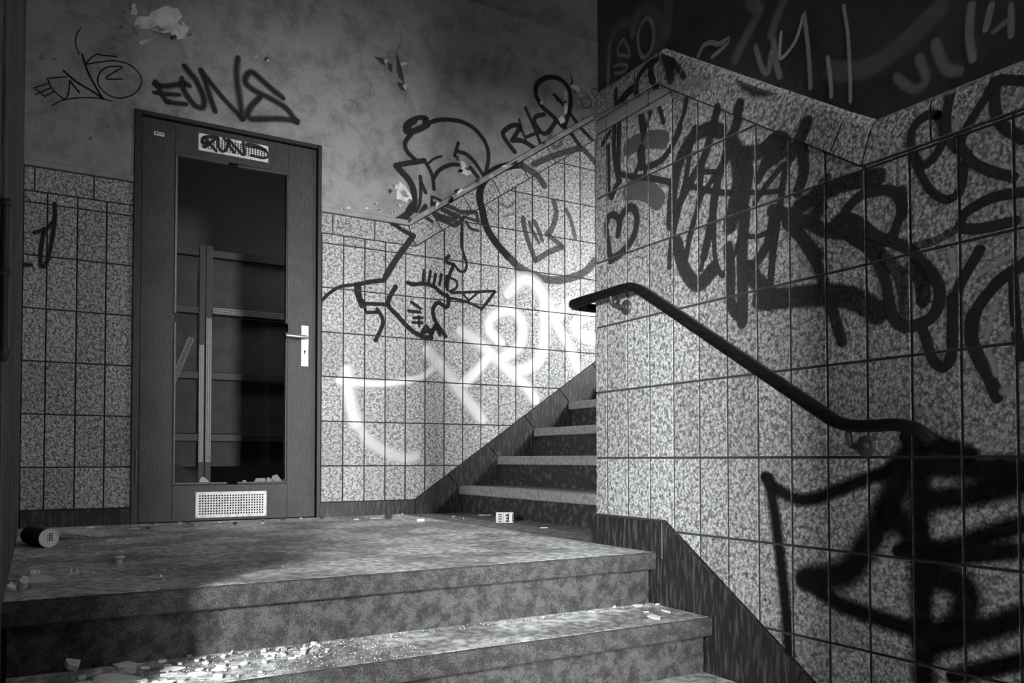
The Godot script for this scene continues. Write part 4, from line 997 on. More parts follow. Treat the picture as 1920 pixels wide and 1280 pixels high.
func paint() -> void:
	graffiti("graffiti_tag", "black spray-painted EUNS tag on the plaster right above the wooden door", "b", 0.034)
	stroke(0.0255, 0.94, 0.0120, 0.034, [0.47, 2.1749, 0.5165, 2.1769, 0.5997, 2.2088, 0.6223, 2.2081])
	stroke(0.0241, 0.94, 0.0113, 0.034, [0.4726, 2.1845, 0.4893, 2.1495, 0.5116, 2.1126, 0.5283, 2.1014])
	stroke(0.0196, 0.94, 0.0092, 0.034, [0.4677, 2.1325, 0.5169, 2.1379, 0.5779, 2.1472])
	stroke(0.0220, 0.94, 0.0104, 0.034, [0.5228, 2.1001, 0.5671, 2.1023, 0.6091, 2.1075])
	stroke(0.0271, 0.94, 0.0154, 0.034, [0.5928, 2.2285, 0.6, 2.1815, 0.6229, 2.1442, 0.6573, 2.1092, 0.6888, 2.107, 0.7, 2.1373, 0.6852, 2.1892, 0.6561, 2.2437, 0.6274, 2.2735, 0.6074, 2.296])
	stroke(0.0251, 0.94, 0.0143, 0.034, [0.7508, 2.1085, 0.7317, 2.1568, 0.7079, 2.2315, 0.6843, 2.2936])
	stroke(0.0242, 0.94, 0.0102, 0.034, [0.6843, 2.2967, 0.731, 2.2432, 0.7841, 2.1874, 0.8499, 2.1273, 0.8892, 2.095])
	stroke(0.0283, 0.85, 0.0215, 0.034, [0.8861, 2.0975, 0.8764, 2.1835, 0.8607, 2.2742, 0.8571, 2.3488, 0.8627, 2.4006])
	stroke(0.0290, 0.94, 0.0165, 0.034, [1.0922, 2.2551, 1.0321, 2.2895, 0.9697, 2.3321, 0.9328, 2.3517, 0.9026, 2.3158, 0.909, 2.2794, 0.958, 2.2529, 1.0451, 2.2283, 1.1148, 2.1988, 1.1697, 2.1394])
	stroke(0.0289, 0.94, 0.0165, 0.034, [1.1697, 2.1427, 1.0898, 2.1352, 0.996, 2.1149, 0.9285, 2.1017, 0.915, 2.1227, 0.9341, 2.1713, 0.9706, 2.2176])
	graffiti_done()
	graffiti("graffiti_tag", "thin faint scrawled EUNS tag on the dark plaster in the upper left corner", "b", 0.008)
	stroke(0.0057, 0.8, 0.0007, 0.008, [-0.0447, 2.0363, 0.0075, 2.0678])
	stroke(0.0057, 0.8, 0.0007, 0.008, [-0.0447, 2.0363, -0.0159, 2.0162, -0.0037, 2.0049])
	stroke(0.0057, 0.8, 0.0007, 0.008, [-0.042, 2.0045, 0.0174, 2.0492])
	stroke(0.0057, 0.8, 0.0007, 0.008, [-0.0037, 2.0049, 0.0321, 2.0358])
	stroke(0.0058, 0.8, 0.0007, 0.008, [0.0048, 2.0913, 0.0458, 2.1069, 0.0849, 2.1192])
	stroke(0.0063, 0.8, 0.0008, 0.008, [0.0072, 2.0919, 0.0246, 2.0509, 0.0665, 2.0154, 0.086, 2.0199, 0.0954, 2.0648, 0.0974, 2.1051])
	stroke(0.0090, 0.8, 0.0011, 0.008, [0.0999, 2.1, 0.1376, 2.0575])
	stroke(0.0102, 0.8, 0.0012, 0.008, [0.0723, 2.1446, 0.1246, 2.106, 0.2004, 2.0721, 0.2389, 2.0492])
	stroke(0.0097, 0.8, 0.0012, 0.008, [0.2389, 2.0492, 0.1999, 2.1125, 0.1689, 2.1742, 0.148, 2.2437])
	stroke(0.0053, 0.8, 0.0006, 0.008, [0.1416, 2.3686, 0.1245, 2.3352, 0.12, 2.2881, 0.1355, 2.2405])
	stroke(0.0066, 0.8, 0.0008, 0.008, [0.2959, 2.2701, 0.2391, 2.2614, 0.2034, 2.2551, 0.1661, 2.2023, 0.2089, 2.2189, 0.2806, 2.2457, 0.3434, 2.2469, 0.386, 2.222, 0.4078, 2.1798, 0.3923, 2.1287, 0.3555, 2.0906, 0.3033, 2.068, 0.2514, 2.0782, 0.2177, 2.1167, 0.2222, 2.17, 0.25, 2.203, 0.2861, 2.2196, 0.3199, 2.2245, 0.2864, 2.1916, 0.2506, 2.1507, 0.3205, 2.1659])
	stroke(0.0059, 0.8, 0.0007, 0.008, [0.0256, 1.9677, 0.0715, 2.0052, 0.1504, 2.0347, 0.2312, 2.0491, 0.2775, 2.0463])
	graffiti_done()
	graffiti("graffiti_tag", "black hooked spray stroke on the dark tiles left of the door", "b", 0.034)
	stroke(0.0187, 0.9, 0.0056, 0.034, [0.0429, 1.5097, 0.0438, 1.438, 0.034, 1.3438, 0.0171, 1.2407, -0.0005, 1.2066, -0.0116, 1.2371, -0.0089, 1.3043, 0.0011, 1.3728])
	stroke(0.0171, 0.9, 0.0051, 0.034, [0.0402, 1.429, 0.0117, 1.3911, -0.0346, 1.3635])
	stroke(0.0214, 0.8, 0.0086, 0.034, [-0.0787, 1.2096, -0.0541, 1.211])
	graffiti_done()
	graffiti("graffiti_drawing", "black spray drawing of a round head in a bobble cap on grey plaster", "b", 0.034)
	stroke(0.0286, 0.94, 0.0043, 0.034, [1.8063, 2.2179, 1.8036, 2.2467, 1.8375, 2.2858, 1.8955, 2.318, 1.941, 2.3229, 1.9249, 2.2946])
	stroke(0.0368, 0.94, 0.0055, 0.034, [1.8089, 2.2209, 1.8429, 2.223, 1.901, 2.2549, 1.9437, 2.2862])
	stroke(0.0305, 0.94, 0.0037, 0.034, [1.8219, 2.2309, 1.8323, 2.2626, 1.8638, 2.289])
	stroke(0.0259, 0.94, 0.0052, 0.034, [1.9437, 2.2937, 2.0031, 2.3238, 2.0799, 2.3454, 2.1693, 2.3519, 2.2431, 2.3343, 2.3065, 2.2909, 2.3414, 2.241, 2.356, 2.1817, 2.3473, 2.1128, 2.3356, 2.0744])
	stroke(0.0274, 0.94, 0.0041, 0.034, [1.8377, 2.2047, 1.8065, 2.1592, 1.804, 2.1244, 1.8276, 2.0899, 1.875, 2.0597])
	stroke(0.0314, 0.94, 0.0038, 0.034, [1.7474, 2.004, 1.7913, 2.0243, 1.8645, 2.0478, 1.9255, 2.0692])
	stroke(0.0404, 0.94, 0.0049, 0.034, [1.7526, 2.0025, 1.7862, 1.9722, 1.8227, 1.9421, 1.8517, 1.8982, 1.8597, 1.8554, 1.8546, 1.8056, 1.8285, 1.7574])
	stroke(0.0238, 0.94, 0.0029, 0.034, [1.9255, 2.0667, 1.955, 2.0301, 1.9794, 1.9799, 1.9877, 1.9117])
	stroke(0.0242, 0.94, 0.0029, 0.034, [1.9875, 1.9763, 2.0146, 2.0211, 2.0583, 2.0567, 2.108, 2.08, 2.1471, 2.0858])
	stroke(0.0146, 0.94, 0.0017, 0.034, [1.9496, 2.0564, 1.9873, 2.0919, 2.0363, 2.1167])
	stroke(0.0224, 0.94, 0.0056, 0.034, [2.1469, 2.2151, 2.1246, 2.1398])
	stroke(0.0249, 0.85, 0.0050, 0.034, [2.1526, 2.1654, 2.2034, 2.16, 2.2547, 2.1263, 2.295, 2.0825, 2.3153, 2.0578])
	stroke(0.0271, 0.8, 0.0033, 0.034, [2.2319, 2.0811, 2.2806, 2.0362])
	stroke(0.0236, 0.94, 0.0028, 0.034, [1.8991, 1.968, 1.9071, 1.9324, 1.9339, 1.8827])
	stroke(0.0204, 0.85, 0.0061, 0.034, [1.9018, 1.9266, 1.903, 1.8676, 1.8942, 1.8022, 1.8758, 1.7599])
	stroke(0.0155, 0.94, 0.0019, 0.034, [1.9743, 1.8622, 1.9717, 1.8097])
	stroke(0.0156, 0.94, 0.0019, 0.034, [1.9797, 1.8631, 2.0313, 1.8517])
	stroke(0.0308, 0.9, 0.0037, 0.034, [1.9314, 1.7983, 1.9075, 1.7575])
	stroke(0.0403, 0.92, 0.0081, 0.034, [1.8629, 1.8266, 1.8473, 1.7653, 1.785, 1.7068, 1.7311, 1.6745])
	graffiti_done()
	graffiti("graffiti_drawing", "black line drawing of a bearded face and arm on the pale tiles beside the door", "b", 0.034)
	stroke(0.0261, 0.94, 0.0031, 0.034, [1.7377, 1.6673, 1.7841, 1.6426, 1.8572, 1.6165])
	stroke(0.0360, 0.94, 0.0043, 0.034, [1.8572, 1.6141, 1.8155, 1.5547, 1.7487, 1.4587, 1.6879, 1.3553])
	stroke(0.0187, 0.88, 0.0028, 0.022, [1.3064, 1.1694, 1.3527, 1.22, 1.4186, 1.2686, 1.5146, 1.2931])
	stroke(0.0252, 0.88, 0.0038, 0.022, [1.5146, 1.2903, 1.593, 1.316, 1.6779, 1.335])
	stroke(0.0230, 0.88, 0.0034, 0.022, [1.5146, 1.2931, 1.5148, 1.2462, 1.5444, 1.174])
	stroke(0.0211, 0.88, 0.0032, 0.022, [1.5342, 1.2765, 1.5393, 1.2206, 1.559, 1.1943])
	stroke(0.0214, 0.88, 0.0032, 0.022, [1.5639, 1.1901, 1.6432, 1.195, 1.7036, 1.1989])
	stroke(0.0193, 0.88, 0.0029, 0.022, [1.564, 1.1853, 1.574, 1.1439, 1.6384, 1.1498])
	stroke(0.0234, 0.88, 0.0035, 0.022, [1.6384, 1.1641, 1.6686, 1.1192, 1.6688, 1.0716, 1.6291, 0.9877])
	stroke(0.0281, 0.88, 0.0042, 0.022, [1.7491, 1.3045, 1.7036, 1.2037, 1.7651, 1.1375, 1.8377, 1.0712, 1.9114, 1.0332, 1.9754, 1.0303])
	stroke(0.0226, 0.88, 0.0034, 0.022, [1.9114, 1.043, 1.9432, 1.0946, 1.9754, 1.048, 2.0022, 1.1044, 2.0294, 1.0522])
	stroke(0.0247, 0.88, 0.0037, 0.022, [1.9273, 1.0589, 1.9754, 1.0726, 2.0185, 1.1008])
	stroke(0.0250, 0.88, 0.0037, 0.022, [2.0676, 1.0453, 2.0294, 1.0918, 1.9968, 1.1385, 1.9859, 1.1968, 2.0182, 1.2395, 2.0728, 1.2199, 2.0893, 1.2565, 2.0782, 1.2903])
	stroke(0.0183, 0.88, 0.0027, 0.022, [1.8477, 1.2276, 1.9057, 1.1941])
	stroke(0.0202, 0.88, 0.0030, 0.022, [1.8322, 1.1726, 1.9005, 1.1741])
	stroke(0.0183, 0.88, 0.0027, 0.022, [1.8637, 1.1366, 1.9165, 1.1413])
	stroke(0.0183, 0.88, 0.0027, 0.022, [1.8585, 1.1089, 1.9165, 1.1119])
	stroke(0.0142, 0.88, 0.0021, 0.022, [1.8953, 1.1492, 1.8986, 1.0908])
	stroke(0.0247, 0.88, 0.0037, 0.022, [1.8265, 1.3372, 1.8579, 1.3309, 1.9213, 1.3428, 1.9856, 1.3351, 2.0399, 1.3012, 2.0782, 1.2853])
	stroke(0.0184, 0.88, 0.0028, 0.022, [1.9264, 1.4191, 1.9213, 1.3575])
	stroke(0.0185, 0.88, 0.0028, 0.022, [1.9693, 1.4202, 1.9586, 1.3568])
	stroke(0.0186, 0.88, 0.0028, 0.022, [2.0016, 1.4062, 1.991, 1.3456])
	stroke(0.0187, 0.88, 0.0028, 0.022, [2.0397, 1.4086, 2.0289, 1.3498])
	stroke(0.0189, 0.88, 0.0028, 0.022, [2.0748, 1.4047, 2.0672, 1.344])
	stroke(0.0210, 0.88, 0.0032, 0.022, [2.0889, 1.5265, 2.0669, 1.4937, 2.1166, 1.4798])
	stroke(0.0210, 0.88, 0.0032, 0.022, [2.1222, 1.4805, 2.0946, 1.417, 2.0836, 1.3758, 2.0782, 1.3252])
	stroke(0.0171, 0.88, 0.0026, 0.022, [2.1277, 1.4762, 2.1613, 1.445, 2.195, 1.449, 2.2085, 1.4911, 2.1892, 1.5495, 2.1723, 1.618, 2.1778, 1.7302])
	stroke(0.0148, 0.88, 0.0022, 0.022, [2.0946, 1.397, 2.139, 1.382, 2.139, 1.3418, 2.0947, 1.317])
	stroke(0.0172, 0.88, 0.0026, 0.022, [2.1058, 1.3081, 2.2518, 1.3285, 2.4024, 1.3496])
	stroke(0.0197, 0.88, 0.0030, 0.022, [2.4024, 1.3444, 2.3556, 1.283, 2.3092, 1.2272])
	stroke(0.0171, 0.88, 0.0026, 0.022, [2.0838, 1.2759, 2.1952, 1.267, 2.3092, 1.2324])
	stroke(0.0129, 0.88, 0.0019, 0.022, [2.2177, 1.2692, 2.2919, 1.3328])
	stroke(0.0128, 0.88, 0.0019, 0.022, [2.1838, 1.3113, 2.2234, 1.2698])
	graffiti_done()
	graffiti("graffiti_mark", "two tiny rows of handwritten marks on the rim tile beside the door", "b", 0.02)
	stroke(0.0033, 0.7, 0.0004, 0.02, [1.4026, 1.6142, 1.4097, 1.6255, 1.4145, 1.6159])
	stroke(0.0033, 0.7, 0.0004, 0.02, [1.4051, 1.5969, 1.4131, 1.6036, 1.416, 1.5961])
	stroke(0.0033, 0.7, 0.0004, 0.02, [1.424, 1.6174, 1.4311, 1.6287, 1.4359, 1.6191])
	stroke(0.0033, 0.7, 0.0004, 0.02, [1.4241, 1.5997, 1.4322, 1.6064, 1.4351, 1.5989])
	stroke(0.0033, 0.7, 0.0004, 0.02, [1.4455, 1.6205, 1.4527, 1.6319, 1.4575, 1.6223])
	stroke(0.0033, 0.7, 0.0004, 0.02, [1.4432, 1.6024, 1.4513, 1.6093, 1.4543, 1.6017])
	stroke(0.0033, 0.7, 0.0004, 0.02, [1.4671, 1.6238, 1.4743, 1.6351, 1.4792, 1.6255])
	stroke(0.0033, 0.7, 0.0004, 0.02, [1.4624, 1.6053, 1.4706, 1.6121, 1.4735, 1.6045])
	graffiti_done()
	graffiti("graffiti_tag", "black RHCM tag with a tall loop on plaster above the stair tiles", "b", 0.034)
	stroke(0.0305, 0.94, 0.0037, 0.034, [2.5765, 2.3865, 2.5673, 2.4137, 2.5186, 2.4008, 2.4674, 2.3585, 2.4584, 2.3304, 2.4944, 2.2851, 2.5428, 2.242])
	stroke(0.0285, 0.94, 0.0034, 0.034, [2.5765, 2.4157, 2.5673, 2.3793, 2.5246, 2.3123])
	stroke(0.0309, 0.94, 0.0037, 0.034, [2.5246, 2.3097, 2.5979, 2.3218, 2.6847, 2.2964])
	stroke(0.0195, 0.8, 0.0058, 0.034, [2.5765, 2.4502, 2.598, 2.3856, 2.6226, 2.3428])
	stroke(0.0232, 0.94, 0.0028, 0.034, [2.6228, 2.5349, 2.66, 2.4735, 2.71, 2.3821, 2.7445, 2.3136])
	stroke(0.0210, 0.94, 0.0025, 0.034, [2.635, 2.356, 2.7226, 2.4008, 2.7606, 2.4033])
	stroke(0.0293, 0.94, 0.0035, 0.034, [2.7608, 2.5251, 2.7039, 2.5018, 2.6881, 2.4689, 2.7163, 2.4264, 2.7606, 2.4006, 2.8053, 2.4342, 2.8505, 2.4983])
	stroke(0.0273, 0.4, 0.0109, 0.034, [2.8182, 2.4315, 2.8052, 2.3853, 2.8373, 2.3374, 2.8761, 2.3397, 2.8957, 2.3764])
	stroke(0.0321, 0.94, 0.0039, 0.034, [2.9189, 2.4744, 2.9554, 2.5814, 2.9688, 2.6452, 2.9657, 2.7108, 2.9361, 2.7591, 2.8837, 2.7851, 2.8189, 2.7831, 2.7549, 2.754, 2.7105, 2.7109, 2.6978, 2.6647, 2.7103, 2.6191, 2.7482, 2.5737, 2.8184, 2.5349, 2.9025, 2.482])
	stroke(0.0290, 0.8, 0.0035, 0.034, [2.8895, 2.4902, 2.9682, 2.4517, 3.048, 2.3793])
	stroke(0.0240, 0.94, 0.0029, 0.034, [2.8413, 2.671, 2.8899, 2.6383, 2.9291, 2.6086])
	stroke(0.0269, 0.78, 0.0032, 0.034, [2.9686, 2.5733, 3.035, 2.5155, 3.1431, 2.443])
	graffiti_done()
	graffiti("graffiti_tag", "faint thin grey letter O on plaster beside the tall loop", "b", 0.05)
	stroke(0.0111, 0.5, 0.0013, 0.05, [3.1168, 2.7066, 3.0761, 2.7169, 3.049, 2.6856, 3.0691, 2.6455, 3.1098, 2.6462, 3.1372, 2.6832, 3.1169, 2.7235, 3.0965, 2.7356])
	graffiti_done()
	graffiti("graffiti_tag", "faint thin grey strokes at the very edge of the stairwell corner", "b", 0.05)
	stroke(0.0094, 0.5, 0.0011, 0.05, [3.1754, 2.7878, 3.1376, 2.7761, 3.1648, 2.7233, 3.1783, 2.6586])
	graffiti_done()
	graffiti("graffiti_drawing", "large grey ring with a letter B inside on the bright stair tiles", "b", 0.075)
	stroke(0.0488, 0.92, 0.0059, 0.02, [2.5904, 2.1737, 2.4931, 2.1424, 2.3978, 2.0961, 2.3391, 2.0389, 2.3043, 1.9761, 2.2985, 1.898, 2.3159, 1.8391, 2.3392, 1.75, 2.386, 1.6793, 2.445, 1.62, 2.541, 1.5435])
	stroke(0.0508, 0.72, 0.0061, 0.075, [2.5265, 1.5564, 2.575, 1.5203, 2.686, 1.4806, 2.7994, 1.4642, 2.9155, 1.48, 3.0344, 1.521, 3.1153, 1.5748, 3.1598, 1.6303])
	stroke(0.0387, 0.75, 0.0046, 0.075, [2.6846, 2.1892, 2.85, 2.28, 3.0412, 2.3613, 3.1087, 2.341, 3.1768, 2.2868])
	stroke(0.0463, 0.75, 0.0056, 0.075, [2.5904, 2.1684, 2.6645, 2.1449, 2.7208, 2.1175, 2.765, 2.0715])
	stroke(0.0378, 0.68, 0.0045, 0.075, [2.839, 1.9801, 2.8582, 1.918, 2.8451, 1.8455, 2.8129, 1.7812, 2.7873, 1.7587])
	stroke(0.0355, 0.7, 0.0043, 0.075, [2.8, 1.7524, 2.9031, 1.6962])
	stroke(0.0376, 0.7, 0.0045, 0.075, [2.9031, 1.6907, 2.8062, 1.6454, 2.6986, 1.578])
	stroke(0.0345, 0.8, 0.0041, 0.075, [2.6986, 1.578, 2.6675, 1.6432, 2.6243, 1.7487, 2.609, 1.8312])
	stroke(0.0302, 0.7, 0.0036, 0.075, [2.6896, 1.8248, 2.724, 1.7738, 2.7491, 1.7184])
	stroke(0.0254, 0.7, 0.0030, 0.075, [2.6554, 1.8117, 2.6739, 1.7665, 2.7239, 1.6988])
	stroke(0.0301, 0.6, 0.0036, 0.075, [2.9364, 1.9358, 2.9692, 1.886, 3.0086, 1.7654])
	stroke(0.0225, 0.35, 0.0090, 0.075, [2.4451, 1.9012, 2.493, 1.888, 2.5413, 1.922])
	stroke(0.0166, 0.3, 0.0066, 0.075, [2.3567, 1.8662, 2.4095, 1.8279])
	stroke(0.0140, 0.3, 0.0056, 0.075, [2.463, 1.8205, 2.5291, 1.8517])
	graffiti_done()
	graffiti("graffiti_drawing", "grey scribbled eyelash shape across the slanting rim tiles of the stairs", "b", 0.05)
	stroke(0.0315, 0.85, 0.0038, 0.05, [1.9912, 1.768, 2.0566, 1.7532, 2.1285, 1.7491])
	stroke(0.0266, 0.8, 0.0032, 0.05, [2.0675, 1.8275, 2.1228, 1.8188, 2.1732, 1.8039, 2.2641, 1.8181])
	stroke(0.0243, 0.85, 0.0029, 0.05, [2.0129, 1.7415, 2.0787, 1.7265, 2.1341, 1.7171, 2.1817, 1.7672])
	stroke(0.0317, 0.85, 0.0038, 0.05, [2.0456, 1.8015, 2.1007, 1.7851, 2.1564, 1.7735])
	stroke(0.0239, 0.8, 0.0029, 0.05, [2.2755, 1.8123, 2.2871, 1.7628])
	stroke(0.0194, 0.75, 0.0023, 0.05, [2.1901, 1.7787, 2.2756, 1.7662])
	stroke(0.0194, 0.8, 0.0023, 0.05, [2.2043, 1.7504, 2.2356, 1.7143, 2.2871, 1.709])
	stroke(0.0227, 0.8, 0.0068, 0.05, [1.9482, 1.7317, 1.9751, 1.7184])
	graffiti_done()
	graffiti("graffiti_letters", "big white brushed letters running across the pale stair wall tiles", "b", 0.93)
	stroke(0.0757, 0.7, 0.0379, 0.93, [1.4625, 0.7846, 1.474, 0.6745, 1.5068, 0.5337])
	stroke(0.0407, 0.84, 0.0203, 0.93, [1.4236, 0.7473, 1.5523, 0.7402, 1.6943, 0.7469, 1.8409, 0.7704])
	stroke(0.0390, 0.7, 0.0195, 0.93, [1.8409, 0.7704, 1.9312, 0.8047, 1.9923, 0.8548, 2.0335, 0.8855])
	stroke(0.0652, 0.53, 0.0326, 0.93, [1.5067, 0.5515, 1.5816, 0.4283, 1.6957, 0.3573, 1.8027, 0.3211, 1.862, 0.3303])
	stroke(0.0742, 0.66, 0.0371, 0.93, [1.9614, 0.9373, 2.044, 0.8578, 2.1811, 0.7029, 2.3002, 0.5723])
	stroke(0.0556, 0.79, 0.0278, 0.93, [2.1918, 0.78, 2.3001, 0.8725, 2.3663, 0.9544])
	stroke(0.0774, 0.66, 0.0387, 0.93, [2.1886, 1.0737, 2.268, 1.0343, 2.3428, 0.9888, 2.4425, 0.913, 2.526, 0.8453, 2.6231, 0.7769, 2.6848, 0.7058])
	stroke(0.0540, 0.75, 0.0270, 0.93, [2.217, 0.7784, 2.2967, 0.8686, 2.3545, 0.9384])
	stroke(0.0697, 0.79, 0.0349, 0.93, [2.4307, 1.0465, 2.3719, 1.0934, 2.3661, 1.1597, 2.4189, 1.2107, 2.5022, 1.2392, 2.5686, 1.2139, 2.6021, 1.1486, 2.5959, 1.0693, 2.5563, 1.0035, 2.4781, 0.9515])
	stroke(0.0720, 0.81, 0.0360, 0.93, [2.7673, 1.2854, 2.7701, 1.1252, 2.7605, 1.0283, 2.7163, 0.9403, 2.6417, 0.8883, 2.5562, 0.8625])
	stroke(0.0624, 0.75, 0.0312, 0.93, [2.7991, 1.3099, 2.85, 1.1962, 2.921, 1.0992, 2.9797, 1.0056, 3.0191, 0.9152])
	stroke(0.0714, 0.79, 0.0357, 0.93, [2.9544, 1.3251, 2.876, 1.2471])
	stroke(0.0703, 0.84, 0.0352, 0.93, [3.21, 1.3054, 3.0737, 1.254, 3.0067, 1.1823, 3.0598, 1.1263, 3.1817, 1.1079])
	stroke(0.0862, 0.7, 0.0431, 0.93, [2.5143, 1.3614, 2.5994, 1.4389, 2.6859, 1.4327, 2.7485, 1.3702, 2.7991, 1.2895])
	graffiti_done()
	graffiti("graffiti_tag", "black scribbled letters on the perforated vent plate at the top of the door", "v", 0.034)
	stroke(0.0170, 0.9, 0.0025, 0.034, [0.7653, 1.975, 0.7035, 1.9597, 0.6935, 1.9304, 0.7242, 1.9365, 0.7039, 1.9106])
	stroke(0.0153, 0.9, 0.0023, 0.034, [0.7035, 1.9597, 0.7346, 1.9276, 0.7607, 1.8998])
	stroke(0.0145, 0.9, 0.0022, 0.034, [0.7653, 1.975, 0.7294, 1.9321, 0.7039, 1.9106])
	stroke(0.0146, 0.9, 0.0022, 0.034, [0.7705, 1.9678, 0.7709, 1.9293, 0.7867, 1.9049, 0.8076, 1.9145, 0.8178, 1.9552, 0.7966, 1.9731])
	stroke(0.0157, 0.9, 0.0023, 0.034, [0.8499, 1.9116, 0.8231, 1.9452, 0.8203, 1.9724, 0.855, 1.9404, 0.898, 1.907, 0.8948, 1.9763])
	stroke(0.0133, 0.9, 0.0020, 0.034, [1.0119, 1.9544, 0.9679, 1.9684, 0.919, 1.9699, 0.9137, 1.9576, 0.968, 1.9571, 1.0175, 1.9442, 1.0232, 1.9226, 0.9957, 1.9088, 0.9357, 1.9114])
	graffiti_done()
	graffiti("graffiti_heart", "black spray-painted heart outline on the tiles above the handrail's upper end", "r", 0.034)
	stroke(0.0269, 0.94, 0.0054, 0.034, [-2.355, 1.0485, -2.3661, 1.1133, -2.3803, 1.1837, -2.3583, 1.2137, -2.3212, 1.204, -2.3003, 1.1679, -2.3089, 1.135])
	stroke(0.0303, 0.94, 0.0076, 0.034, [-2.3089, 1.135, -2.2904, 1.1915, -2.2492, 1.2135, -2.2131, 1.1968, -2.2028, 1.1516, -2.2271, 1.0979, -2.2844, 1.0638, -2.3521, 1.0479])
	graffiti_done()
	graffiti("graffiti_tag", "tall narrow black letters on tiles at the far end of the right wall", "r", 0.034)
	stroke(0.0202, 0.95, 0.0024, 0.034, [-2.3136, 1.6654, -2.315, 1.6041])
	stroke(0.0318, 0.95, 0.0038, 0.034, [-2.2895, 1.6128, -2.2509, 1.6266, -2.218, 1.6331])
	stroke(0.0210, 0.95, 0.0025, 0.034, [-2.1906, 1.5834, -2.1957, 1.636, -2.174, 1.6672, -2.1313, 1.6831, -2.0792, 1.6794])
	stroke(0.0283, 0.95, 0.0034, 0.034, [-2.1095, 1.6737, -2.1206, 1.6522, -2.1013, 1.5977, -2.0929, 1.5654])
	stroke(0.0327, 0.95, 0.0039, 0.034, [-2.1773, 1.5249, -2.1643, 1.4522])
	stroke(0.0195, 0.95, 0.0023, 0.034, [-2.126, 1.5115, -2.1529, 1.4688, -2.1712, 1.4369])
	stroke(0.0194, 0.95, 0.0023, 0.034, [-2.0805, 1.5145, -2.0597, 1.4552])
	stroke(0.0205, 0.95, 0.0025, 0.034, [-1.9495, 1.4865, -1.9577, 1.451, -1.9819, 1.4128, -2.0024, 1.3811])
	stroke(0.0253, 0.95, 0.0030, 0.034, [-1.978, 1.4053, -1.9984, 1.3763, -2.0313, 1.3483, -2.0777, 1.3266, -2.1384, 1.3287])
	stroke(0.0255, 0.95, 0.0031, 0.034, [-2.2998, 1.5301, -2.3053, 1.4307, -2.3057, 1.3695, -2.306, 1.3266])
	stroke(0.0233, 0.95, 0.0028, 0.034, [-2.3293, 1.5408, -2.3323, 1.4551, -2.3204, 1.3802, -2.3011, 1.3252])
	stroke(0.0173, 0.95, 0.0021, 0.034, [-2.3648, 1.4786, -2.3628, 1.3874, -2.3608, 1.3058, -2.3459, 1.2766, -2.3208, 1.3065])
	stroke(0.0233, 0.95, 0.0028, 0.034, [-2.3458, 1.289, -2.3158, 1.3173, -2.2962, 1.3237])
	stroke(0.0200, 0.95, 0.0024, 0.034, [-2.3569, 1.5258, -2.4006, 1.4971])
	stroke(0.0217, 0.95, 0.0026, 0.034, [-2.2864, 1.3466, -2.2109, 1.3129, -2.1299, 1.2853, -2.024, 1.239])
	stroke(0.0187, 0.95, 0.0022, 0.034, [-1.952, 1.2064, -1.887, 1.1791, -1.832, 1.1524, -1.7583, 1.1259])
	stroke(0.0419, 0.95, 0.0050, 0.034, [-2.1782, 1.3974, -2.1741, 1.3459])
	stroke(0.0221, 0.95, 0.0027, 0.034, [-2.1877, 1.3532, -2.2202, 1.3128])
	stroke(0.0216, 0.95, 0.0026, 0.034, [-2.1562, 1.3285, -2.1564, 1.3051])
	graffiti_done()
	graffiti("graffiti_patch", "upper of two flat grey paint blots between the tall black letters", "r", 0.085)
	stroke(0.0612, 0.97, 0.0024, 0.085, [-2.2475, 1.4297, -2.1917, 1.4316, -2.1114, 1.4141, -2.0602, 1.3949])
	graffiti_done()
	graffiti("graffiti_patch", "lower of two flat grey paint blots just above the black heart", "r", 0.085)
	stroke(0.0723, 0.97, 0.0029, 0.085, [-2.2438, 1.2764, -2.1929, 1.2645, -2.1347, 1.2373, -2.0915, 1.199])
	graffiti_done()
	graffiti("graffiti_patch", "pale grey diagonal paint band across the upper tiles near the wall corner", "r", 0.31)
	stroke(0.0621, 0.8, 0.0074, 0.31, [-2.458, 1.5848, -2.3642, 1.5791, -2.2656, 1.5716, -2.1279, 1.553, -2.0297, 1.5432])
	graffiti_done()
	graffiti("graffiti_patch", "soft grey smudge on the sloping cap tiles near their peak", "r", 0.27)
	stroke(0.0488, 0.4, 0.0244, 0.27, [-2.001, 1.5486, -1.9413, 1.53, -1.8653, 1.5099])
	graffiti_done()
	graffiti("graffiti_patch", "black lens-shaped spray blot on the cap tile at the wall's peak", "r", 0.034)
	stroke(0.0376, 0.93, 0.0045, 0.034, [-2.0536, 1.6954, -2.0289, 1.6391, -2.017, 1.586])
	stroke(0.0200, 0.93, 0.0024, 0.034, [-2.0204, 1.6666, -1.9883, 1.6133, -1.9528, 1.5636])
	graffiti_done()
	graffiti("graffiti_patch", "dark soft spray smudge on the third sloping cap tile below the peak", "r", 0.034)
	stroke(0.0352, 0.75, 0.0106, 0.034, [-1.7076, 1.4556, -1.6522, 1.402, -1.5928, 1.3782])
	graffiti_done()
	graffiti("graffiti_tag", "wide dark grey smeared lettering behind black strokes above the handrail", "r", 0.03)
	stroke(0.0475, 0.86, 0.0071, 0.03, [-2.0251, 1.1007, -2.0127, 1.2149, -1.9838, 1.2918, -1.9281, 1.3503, -1.849, 1.3563, -1.7938, 1.3292])
	stroke(0.0614, 0.86, 0.0092, 0.03, [-1.7553, 1.2831, -1.7272, 1.2307, -1.7185, 1.1641, -1.7333, 1.0974, -1.7578, 1.0325])
	stroke(0.0459, 0.86, 0.0069, 0.03, [-1.6993, 1.2286, -1.6363, 1.2146, -1.5757, 1.2314, -1.5428, 1.1934, -1.6149, 1.1733])
	stroke(0.0374, 0.86, 0.0056, 0.03, [-1.4869, 1.1647, -1.4836, 1.1052, -1.5039, 1.0592])
